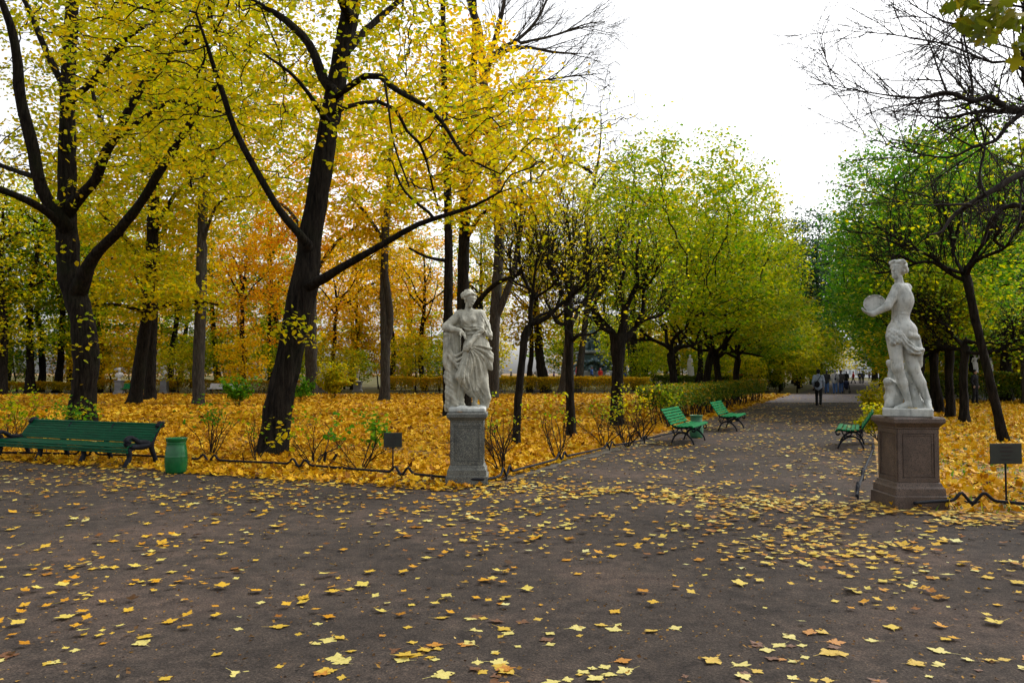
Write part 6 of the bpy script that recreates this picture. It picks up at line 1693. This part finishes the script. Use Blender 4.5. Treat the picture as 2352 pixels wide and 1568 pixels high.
low_rail([gp(2100, 1176), gp(2160, 1172), gp(2240, 1170), gp(2352, 1178), gp(2500, 1196)], [gp(2236, 1170), gp(2450, 1190)], "low black iron rail right of the red pedestal, under the larger sign")
low_rail([gp(1968, 1158), gp(1974, 1132), gp(1984, 1100), gp(1998, 1062), gp(2008, 1038)], [gp(1970, 1146), gp(1982, 1105), gp(2004, 1045)], "low iron rail with loops left of the red pedestal")
low_rail([(px_at(880, 58.4), 58.4, 0), (px_at(1500, 59), 59, 0)], [], "thin far rail at the foot of the long golden hedge", .02, .22)

# ------------------------------------------------------------------ people
def cloth(name, stops, rough=.85):
    if name not in M: M[name] = mat_simple(name, stops, 9, rough, .15, 60, .2)
    return M[name]
def tone(c, d=.25): return [(.3, tuple(np.array(c) * (1 - d))), (.7, tuple(c))]
M["skin"] = mat_simple("skin", tone((.42, .26, .19), .12), 6, .55)
COLS = {"pale blue": (.34, .40, .52), "black": (.012, .012, .014), "charcoal": (.035, .037, .042), "denim": (.07, .14, .34), "light grey": (.42, .44, .47), "dark grey": (.07, .068, .07), "red": (.50, .03, .02), "pink": (.52, .05, .09), "blue": (.03, .08, .25), "white": (.6, .6, .6), "purple": (.07, .04, .12), "brown": (.08, .05, .03), "orange": (.55, .16, .02), "navy": (.015, .02, .05), "green": (.22, .32, .08), "grey hair": (.3, .3, .3)}
def cm(c): return cloth(c + " cloth", tone(COLS[c]))
def person(loc, rz, H, top, legs, label, hair="brown", stride=.0, res=.02, hat=None, bag=None, group=None, bend=.12, long=False):
    root = empty("person", loc, rz, label, "person", group)
    k = H / 1.75
    g = np.random.default_rng(int(abs(loc[0] * 997 + loc[1] * 131)) % 10000)
    J = {}
    for s_, n in ((-1, "l"), (1, "r")):
        f = stride * s_
        J["hip" + n] = np.array((.085 * s_, 0, .93)); J["kn" + n] = np.array((.095 * s_, -.14 * f - .02, .50)); J["an" + n] = np.array((.095 * s_, -.30 * f + (.05 if f < 0 else 0), .09 + (.05 if f < 0 else 0)))
        J["sh" + n] = np.array((.185 * s_, .0, 1.43)); J["el" + n] = np.array((.245 * s_, .05 + .12 * f, 1.15)); J["wr" + n] = np.array((.23 * s_, -.10 * (bend * 4) + .18 * f, .92 + bend * .3))
    def limbs(S, e, arms=True, legs_=True, legl=1.0):
        if arms:
            for n in "lr":
                S.cone(J["sh" + n], J["el" + n], .052 + e, .042 + e, .02); S.cone(J["el" + n], J["wr" + n], .040 + e, .028 + e * .9, .015)
        if legs_:
            for n in "lr":
                S.cone(J["hip" + n], J["kn" + n], .082 + e, .055 + e, .03); S.cone(J["kn" + n], J["an" + n], .054 + e, .036 + e * 1.3, .02)
    lo, hi = (-.42, -.52, -.03), (.42, .52, 1.86)
    S = Field(lo, hi, res)
    S.ell((0, 0, 1.30), (.16, .10, .19), .04); S.cone((0, 0, 1.22), (0, 0, 1.0), .125, .13, .05, .75); S.ell((0, .01, .95), (.155, .115, .11), .05)
    S.cone((-.17, 0, 1.43), (.17, 0, 1.43), .05, .05, .04); S.cone((0, .01, 1.44), (0, -.005, 1.56), .055, .05, .03)
    limbs(S, 0)
    for n, s_ in (("l", -1), ("r", 1)):
        hand(S, J["wr" + n], (0, -.25, -1), (-s_, 0, 0), .17, 1.0, .35, -s_)
        S.cone(J["an" + n] + (0, .03, -.05), J["an" + n] + (0, -.15, -.062), .04, .028, .02)
    head(S, (0, -.015, 1.655), (0, -1, 0), (0, 0, 1), 1.0, False, .012)
    S.v[...] = S.v
    def fin(F_, name, mat):
        me = F_.mesh(name)
        o = obj(name, me, mat, root); o.scale = (k, k, k); return o
    fin(S, "body", M["skin"])
    T = Field(lo, hi, res)
    wr = lambda X, Y, Z: .006 * np.sin(38 * Z + 12 * X) * np.sin(24 * X + 3)
    T.ell((0, 0, 1.29), (.19, .13, .21), .05, None, wr); T.cone((0, 0, 1.25), (0, .0, (.62 if long else .91)), .155, .18 if long else .178, .05, .86, wr); T.cone((-.17, 0, 1.43), (.17, 0, 1.43), .068, .068, .05); T.cone((0, .01, 1.47), (0, .01, 1.53), .075, .068, .02)
    for n in "lr":
        T.cone(J["sh" + n], J["el" + n], .074, .062, .03, 1, wr); T.cone(J["el" + n], J["wr" + n], .06, .046, .02, 1, wr)
    fin(T, "jacket", cm(top))
    L = Field(lo, hi, res)
    wl_ = lambda X, Y, Z: .005 * np.sin(46 * Z + 9 * X)
    L.ell((0, .01, .93), (.160, .118, .10), .05)
    for n in "lr":
        L.cone(J["hip" + n], J["kn" + n], .098, .074, .03, 1, wl_); L.cone(J["kn" + n], J["an" + n] + (0, 0, -.02), .072, .062, .02, 1, wl_)
    fin(L, "trousers", cm(legs))
    Sh = Field(lo, hi, res)
    for n in "lr": Sh.cone(J["an" + n] + (0, .035, -.05), J["an" + n] + (0, -.16, -.06), .05, .038, .02)
    fin(Sh, "shoes", cm("black"))
    Hr = Field((-.2, -.22, 1.4), (.2, .22, 1.9), res * .7)
    Hr.ell((0, .012, 1.70), (.092, .108, .09), .02, None, lambda X, Y, Z: .005 * np.sin(60 * X) * np.sin(60 * Z)); Hr.ell((0, .07, 1.62), (.07, .05, .06), .02)
    if hat: Hr.cone((0, -.05, 1.72), (0, -.14, 1.705), .07, .06, .015)
    fin(Hr, "cap" if hat else "hair", cm(hat if hat else hair))
    if bag:
        B = Field(lo, hi, res)
        bx, bw = bag[1], bag[2]
        B.ell((bx, .20, 1.05 + bag[3]), (bw, .075, bw * 1.25), .03)
        fin(B, "bag", cm(bag[0]))
        st = MB(); st.tube([(bx + .02, .15, 1.15), (-.02, .155, 1.30), (-.11, .09, 1.47), (-.13, -.02, 1.49), (-.08, -.13, 1.38)], .018, 6)
        o = st.build("strap", cm(bag[0]), root); o.scale = (k, k, k)
    return root
def foot_at(x, Y): return (px_at(x, Y), Y, 0.0)
A0 = math.pi                                                     # back to us
person(foot_at(1879, 38.6), A0 - .42, 1.72, "pale blue", "black", "man in pale blue shirt and dark cap with black shoulder bag, nearest walker", "black", .45, .016, "black", ("black", .05, .13, 0))
person(foot_at(1898, 61), A0 - .4, 1.72, "charcoal", "denim", "walker in charcoal coat left of the pale jacketed one", "dark grey", .6, .022, None, None, None, .12)
person(foot_at(1917, 60), A0 - .35, 1.76, "light grey", "denim", "walker in pale grey jacket and blue jeans with a dark strap", "grey hair", .2, .022, None, ("navy", -.02, .07, .05))
person(foot_at(1931, 61.5), A0 - .5, 1.74, "dark grey", "denim", "walker in dark grey coat and blue jeans beside the pushchair", "brown", .3, .022)
person(foot_at(1943, 84), A0 - .4, 1.72, "black", "black", "small distant walker all in black beyond the pushchair", "black", .3, .03)
person(foot_at(1959, 114), A0 + 1.2, 1.75, "red", "charcoal", "distant walker in a red jacket at the far end of the walk", "brown", .9, .03)
person(foot_at(1974, 113), -.4, 1.72, "navy", "black", "distant walker in navy right of the red jacket", "brown", .5, .03)
person(foot_at(1981, 115), A0 - .4, 1.75, "charcoal", "black", "distant dark walker just right of the navy one", "black", .3, .03)
person(foot_at(1996, 160), A0, 1.7, "purple", "black", "tiny far figure in purple near the pale building", "brown", .3, .04)
person(foot_at(2008, 165), 0, 1.7, "orange", "purple", "tiny far figure in orange near the pale building", "brown", .3, .04)
person((px_at(2238, 40.3), 40.3, 0), .5, 1.72, "black", "black", "person in black before the tall dark hedge, below the white figures", "black", .1, .022)
MG = "visitors round the bronze monument"
for (x, Y, z, top, hair, lb, hat) in ((1174, 92, 0, "charcoal", "grey hair", "white haired visitor in dark coat behind the hedge, right of the bust", None), (1222, 94, 0, "brown", "brown", "visitor in brown left of the second white bust", None), (1256, 90, 0, "white", "brown", "visitor in white jacket and red cap behind the hedge", "red"), (1272, 91, 0, "purple", "brown", "visitor in purple behind the hedge", None),
                                   (1325, 94, .55, "pink", "orange", "visitor in bright pink with orange hair at the monument's left corner", None), (1359, 95.5, .5, "blue", "brown", "visitor in blue standing before the bronze monument", None), (1379, 95, .35, "red", "red", "visitor in red hood before the monument's right part", None), (1396, 92, .1, "white", "green", "visitor in white jacket and green hat right of the monument", "green"), (1436, 90, 0, "blue", "brown", "visitor in blue far right of the monument", None), (1444, 92, 0, "green", "brown", "visitor in green far right of the monument", None), (1700, 70, 0, "red", "brown", "visitor in red behind the hedge by the walk's left limes", None), (1722, 71, 0, "navy", "brown", "visitor in navy behind the hedge by the walk's left limes", None)):
    person((px_at(x, Y), Y, z), (x % 7) * .9, 1.7, top, "charcoal", lb, hair, .1, .035, hat, None, MG)
# pushchair
def pushchair(loc, rz):
    r = empty("pushchair", loc, rz, "dark pushchair beside the group of walkers", "pushchair")
    m = MB()
    for s in (-1, 1):
        m.tube([(.22 * s, .45, 1.0), (.22 * s, .1, .55), (.22 * s, -.35, .15)], .016, 6); m.tube([(.22 * s, .1, .55), (.22 * s, .3, .12)], .014, 6)
    m.tube([(-.22, .45, 1.0), (.22, .45, 1.0)], .018, 6); m.build("frame", M["iron"], r)
    S = Field((-.3, -.45, .25), (.3, .45, 1.05), .03); S.cone((0, -.22, .45), (0, .12, .55), .15, .18, .05); S.ell((0, .12, .78), (.2, .2, .2), .06); S.ell((0, -.12, .80), (.15, .2, .16), .03, carve=True)
    obj("hood", S.mesh("hood"), cm("navy"), r)
    for x in (-.22, .22):
        for y in (-.35, .3):
            w = MB(); th = np.linspace(0, 2 * math.pi, 17); w.tube([(x, y + .1 * math.cos(a), .12 + .1 * math.sin(a)) for a in th], .022, 6); w.build("wheel", M["iron"], r)
pushchair(foot_at(1943, 60.5), math.radians(150))

# ------------------------------------------------------------------ white figures and busts farther off
M["marble_far"] = mat_simple("white marble", [(0.3, (0.48, 0.48, 0.48)), (0.7, (0.66, 0.66, 0.66))], 2.5, .6, .1, 30)
M["stone_far"] = mat_simple("pale grey pedestal stone", [(0.3, (0.11, 0.11, 0.115)), (0.7, (0.20, 0.20, 0.205))], 2.5, .7)
def plain_pedestal(loc, w, h, label):
    r = empty("pedestal", loc, 0, label, "pedestal", "pale pedestals in the background")
    m = MB(); m.lathe([(w / 2, 0), (w / 2, h * .14), (w * .42, h * .17), (w * .38, h * .2), (w * .38, h * .86)], sq=True); m.build("shaft", M["stone_far"], r)
    m = MB(); m.lathe([(w * .40, h * .86), (w * .46, h * .92), (w * .47, h), (w * .44, h)], sq=True); m.build("cap", M["stone_far"], r)
def far_statue(x, Y, ytop, ybase, pose, label, plabel):
    zb = at(x, ybase, Y)[2]; H = at(x, ytop, Y)[2] - zb
    X = px_at(x, Y)
    plain_pedestal((X, Y, 0), .8, zb, plabel)
    r = empty("statue", (X, Y, zb), (pose % 5) * .5 - 1, label, "statue", "white marble figures in the background")
    k = H / 1.85; m = -1 if pose % 2 else 1
    S = Field((-.5, -.4, .0), (.5, .4, 1.95), .026)
    fo = lambda X_, Y_, Z_: .014 * np.sin(np.arctan2(Y_, X_) * 9 + 4 * Z_)
    S.block((0, 0, .05), (.26, .22, .05)); S.ell((.02 * m, 0, 1.36), (.16, .11, .16), .05); S.cone((.02 * m, 0, 1.3), (0, 0, 1.1), .12, .12, .05, .85); S.ell((-.02 * m, 0, 1.0), (.17, .14, .15), .05, None, fo)
    S.cone((.07 * m, 0, 1.0), (.08 * m, 0, .12), .13, .085, .06, 1, fo); S.cone((-.07 * m, -.02, 1.0), (-.12 * m, -.10, .55), .12, .085, .05, 1, fo); S.cone((-.12 * m, -.1, .55), (-.08 * m, .0, .12), .085, .06, .05)
    S.cone((0, 0, 1.45), (0, 0, 1.58), .055, .05, .03); S.cone((-.16, 0, 1.44), (.18, 0, 1.44), .06, .06, .04); head(S, (0, -.01, 1.68), (.5 * m, -.85, 0), (0, 0, 1), 1.0, True, .02)
    if pose in (0, 3):
        S.cone((.18 * m, 0, 1.43), (.28 * m, -.04, 1.2), .055, .05, .03); S.cone((.28 * m, -.04, 1.2), (.12 * m, -.16, 1.05), .045, .035, .03)
    else:
        S.cone((.18 * m, 0, 1.43), (.33 * m, -.05, 1.5), .055, .05, .03); S.cone((.33 * m, -.05, 1.5), (.28 * m, -.12, 1.75), .045, .035, .03)
    S.cone((-.17 * m, 0, 1.43), (-.26 * m, .02, 1.15), .055, .045, .03); S.cone((-.26 * m, .02, 1.15), (-.2 * m, -.12, .98), .045, .035, .03)
    S.cone((.2 * m, .05, 1.0), (.24 * m, .06, .1), .07, .10, .05, 1, fo)
    o = obj("figure", S.mesh("figure"), M["marble_far"], r); o.scale = (k, k, k)
for i, (x, Y, yt, yb, pose, lb, pl) in enumerate(((1585, 69, 813, 866, 0, "white marble figure behind the walk's left limes, nearer of two", "pale pedestal under the nearer white figure behind the left limes"), (1617, 76, 818, 864, 1, "slim white marble figure behind the walk's left limes, farther of two", "pale pedestal under the farther white figure behind the left limes"), (2239, 44.5, 812, 860, 2, "white marble figure above the dark hedge at right, left one", "pale pedestal of the left white figure at the dark hedge"), (2275, 45, 820, 862, 3, "white marble figure above the dark hedge at right, right one", "pale pedestal of the right white figure at the dark hedge"), (741, 65, 833, 884, 0, "white marble figure right of the leaning lime, beyond the leaf carpet", "pale pedestal under the white figure right of the leaning lime"), (822, 66, 838, 876, 1, "white marble figure left of the twin stemmed maple", "pale pedestal of the white figure left of the twin maple"))):
    far_statue(x, Y, yt, yb, pose, lb, pl)
def bust(x, Y, ytop, ybase, f, label, plabel):
    zb = at(x, ybase, Y)[2]; H = at(x, ytop, Y)[2] - zb; X = px_at(x, Y)
    plain_pedestal((X, Y, 0), .62, zb, plabel)
    r = empty("bust", (X, Y, zb), f, label, "bust", "white busts in the background")
    S = Field((-.34, -.25, .0), (.34, .25, .82), .022)
    fo = lambda X_, Y_, Z_: .010 * np.sin(40 * X_ + 25 * Z_)
    S.cone((0, 0, .03), (0, 0, .10), .11, .06, .02); S.cone((0, 0, .10), (0, 0, .2), .06, .10, .03); S.ell((0, 0, .32), (.25, .12, .16), .05, None, fo); S.cone((0, 0, .42), (0, 0, .52), .065, .058, .03); head(S, (0, -.01, .64), (.2, -1, 0), (0, 0, 1), 1.05, True, .02)
    o = obj("figure", S.mesh("figure"), M["marble_far"], r); k = H / .8; o.scale = (k, k, k)
bust(1147, 63.5, 837, 867, .3, "white bust above the golden hedge just right of the draped statue", "pale pedestal behind the hedge under the bust nearest the draped statue")
bust(1234, 64, 841, 867, -.4, "white bust above the golden hedge between the two nearest clipped limes", "pale pedestal behind the hedge under the bust between clipped limes")
bust(275, 60.0, 843, 873, .2, "white bust on a slim pedestal right of the many limbed lime", "slim pale pedestal right of the many limbed lime's trunk")
bust(379, 60.0, 838, 869, -.5, "white bust on a pedestal right of the dark pair of limes", "pale pedestal right of the dark pair of limes")

# ------------------------------------------------------------------ the bronze monument
def monument():
    Y = 100.0; X = px_at(1363, Y)
    r = empty("monument", (X, Y, 0), .15, "dark bronze seated figure on a relief covered pedestal beyond the hedge", "monument")
    b = MB(); b.lathe([(2.3, 0), (2.3, .35), (2.0, .36), (2.0, .7), (1.9, .72), (1.85, 1.5), (1.75, 1.62)], sq=True); b.build("base", M["granite_dark"], r)
    K = Field((-2.1, -2.1, 1.5), (2.1, 2.1, 3.75), .07)
    K.block((0, 0, 2.45), (1.50, 1.50, .95), .1, .1)
    g = np.random.default_rng(4)
    for i in range(110):
        a = g.uniform(0, 6.28); s = 1.5 + .25 * (g.uniform() < .5); z = 1.6 + 1.7 * g.uniform() ** 1.4
        e = max(abs(math.cos(a)), abs(math.sin(a)))
        K.ell((s * math.cos(a) / e, s * math.sin(a) / e, z), tuple(g.uniform(.10, .32, 3)), .08)
    obj("relief", K.mesh("relief"), M["bronze"], r)
    c = MB(); c.lathe([(1.45, 3.42), (1.62, 3.5), (1.70, 3.55), (1.70, 3.72), (1.5, 3.78), (1.2, 3.80)], sq=True); c.build("cornice", M["granite_dark"], r)
    S = Field((-1.3, -1.3, 3.7), (1.3, 1.3, 6.9), .06)
    t = lambda x, y, z: (x, y, 3.8 + z)
    S.block(t(0, .35, .5), (.6, .45, .5), .1, .08); S.block(t(0, 0, .05), (1.0, .9, .06), .05)
    wv = lambda X_, Y_, Z_: .03 * np.sin(9 * X_ + 5 * Z_) * np.sin(7 * Z_)
    S.cone(t(0, .3, 1.1), t(0, .15, 1.95), .48, .46, .1, .8, wv); S.cone(t(-.42, .1, 1.98), t(.42, .1, 1.98), .2, .2, .15); S.cone(t(0, .1, 2.1), t(0, 0, 2.4), .16, .16, .08)
    head(S, t(0, -.02, 2.58), (0, -1, -.2), (0, 0, 1), 1.75, True, .05, False)
    for m in (-1, 1):
        S.cone(t(.24 * m, .1, 1.05), t(.30 * m, -.62, 1.08), .25, .2, .1, 1, wv); S.cone(t(.30 * m, -.62, 1.08), t(.26 * m, -.60, .18), .2, .13, .08, 1, wv); S.cone(t(.26 * m, -.6, .14), t(.28 * m, -.92, .1), .13, .09, .05)
        S.cone(t(.5 * m, .1, 1.95), t(.62 * m, -.05, 1.4), .19, .16, .08, 1, wv); S.cone(t(.62 * m, -.05, 1.4), t(.2 * m, -.45, 1.38), .15, .1, .06)
        S.cone(t(.5 * m, .25, 1.2), t(.62 * m, .1, .3), .25, .22, .15, 1, wv)
    S.block(t(.05, -.5, 1.42), (.22, .16, .04), .04)
    obj("figure", S.mesh("figure"), M["bronze"], r)
    r.scale = (1.18, 1.18, 1.12)
monument()

# ------------------------------------------------------------------ buildings glimpsed beyond the trees
M["wall_pale"] = mat_simple("pale plaster", [(0.3, (0.62, 0.64, 0.66)), (0.7, (0.74, 0.75, 0.76))], .4, .8)
M["wall_ochre"] = mat_simple("ochre plaster", [(0.3, (0.5, 0.33, 0.08)), (0.7, (0.6, 0.40, 0.11))], .4, .8)
M["glass_far"] = mat_simple("window glass", [(0.3, (0.16, 0.20, 0.24)), (0.7, (0.26, 0.31, 0.36))], 1, .2)
M["roof_grey"] = mat_simple("grey sheet roof", [(0.3, (0.20, 0.22, 0.23)), (0.7, (0.30, 0.32, 0.33))], .6, .6)
def building(x0, x1, Y, h, nx, nz, mat, label, depth=12):
    X0, X1 = px_at(x0, Y), px_at(x1, Y); w = X1 - X0
    r = empty("building", ((X0 + X1) / 2, Y, 0), 0, label, "building")
    m = MB(); m.box((0, depth / 2, h / 2), (w, depth, h))
    for i in range(nz + 1): m.box((0, -.1, .2 + i * (h - .4) / nz), (w + .2, .2, .22))
    m.build("wall", mat, r)
    rf = MB(); rf.add([(-w / 2 - .4, -.5, h + .02), (w / 2 + .4, -.5, h + .02), (w / 2 + .4, depth + .5, h + .02), (-w / 2 - .4, depth + .5, h + .02), (-w / 2 + 2, depth / 2, h + 3), (w / 2 - 2, depth / 2, h + 3)], [(0, 1, 5, 4), (2, 3, 4, 5), (1, 2, 5), (3, 0, 4), (3, 2, 1, 0)]); rf.build("roof", M["roof_grey"], r)
    for i in range(nx):
        for j in range(nz):
            ww, wh = w / nx * .42, h / nz * .52
            X, Z = -w / 2 + (i + .5) * w / nx, h / nz * (j + .52)
            f = MB()
            f.box((X, -.03, Z), (ww, .06, wh)); o = f.build("window", M["glass_far"], r)
            s = MB()
            for dx in (-ww / 2, 0, ww / 2): s.box((X + dx, -.07, Z), (.10, .10, wh))
            for dz in (-wh / 2, wh * .15, wh / 2): s.box((X, -.075, Z + dz), (ww, .09, .09))
            s.build("frame", mat, o)
building(1930, 2075, 235, 11, 10, 3, M["wall_pale"], "pale many windowed building closing the far end of the walk")
building(1630, 1760, 150, 8, 7, 2, M["wall_ochre"], "low ochre building glimpsed behind the left row of limes", 10)

# ------------------------------------------------------------------ leaves that have come to rest on the furniture
def resting_leaf(loc, s, tone_, label, rz, tilt=(0, 0)):
    o = bpy.data.objects.new("maple_leaf", protos[tone_][int(abs(loc[0] * 10)) % 6])
    COL.objects.link(o)
    o.location = tuple(float(v) for v in loc); o.scale = (s, s, s); o.rotation_euler = (tilt[0], tilt[1], rz)
    tag(o, label, "leaf")
def on_bench(origin, rz, x, y, z):
    c, s = math.cos(rz), math.sin(rz)
    return (origin[0] + c * x - s * y, origin[1] + s * x + c * y, z)
a24 = math.radians(-24); a66 = math.radians(66); a114 = math.radians(-114)
resting_leaf(on_bench(bA, a24, .62, -.22, .388), .11, "pale", "pale leaf lying on the long dark green bench's seat", 1.1)
resting_leaf(on_bench(bA, a24, 1.30, -.08, .388), .10, "golden", "golden leaf on the long bench's seat near its right arm", 2.3)
b1c = (pB1b[0] + .38 * U[0] - .02, pB1b[1] + .62 * U[1] + .25); b2c = (5.72 + .42 * U[0] * 1.2, 21.75 + .6 * U[1]); b3c = (7.22 + .62 * U[0], 16.55 + .62 * U[1])
resting_leaf(on_bench(b1c, a66, .1, -.18, .448), .11, "pale", "pale leaf on the seat of the nearer path bench", .4)
resting_leaf(on_bench(b2c, a66, -.2, -.2, .448), .12, "pale", "pale leaf on the seat of the farther path bench", 2.0)
resting_leaf(on_bench(b3c, a114, .3, -.15, .448), .13, "golden", "golden leaf on the bench seen end on, nearest its open end", 1.0)
resting_leaf(on_bench(b3c, a114, -.2, -.25, .448), .13, "pale", "pale leaf farther along the bench seen end on", 2.6)
resting_leaf((PL[0] - .07, PL[1] - .235, HL + .004), .11, "orange", "orange leaf on the ledge of the grey pedestal under the draped statue", .5, (.15, 0))
q = on_bench((PRX, PRY), a24, .11, -.12, HR + .104)
resting_leaf(q, .15, "golden", "golden leaf between the feet of the tambourine statue", 1.9)
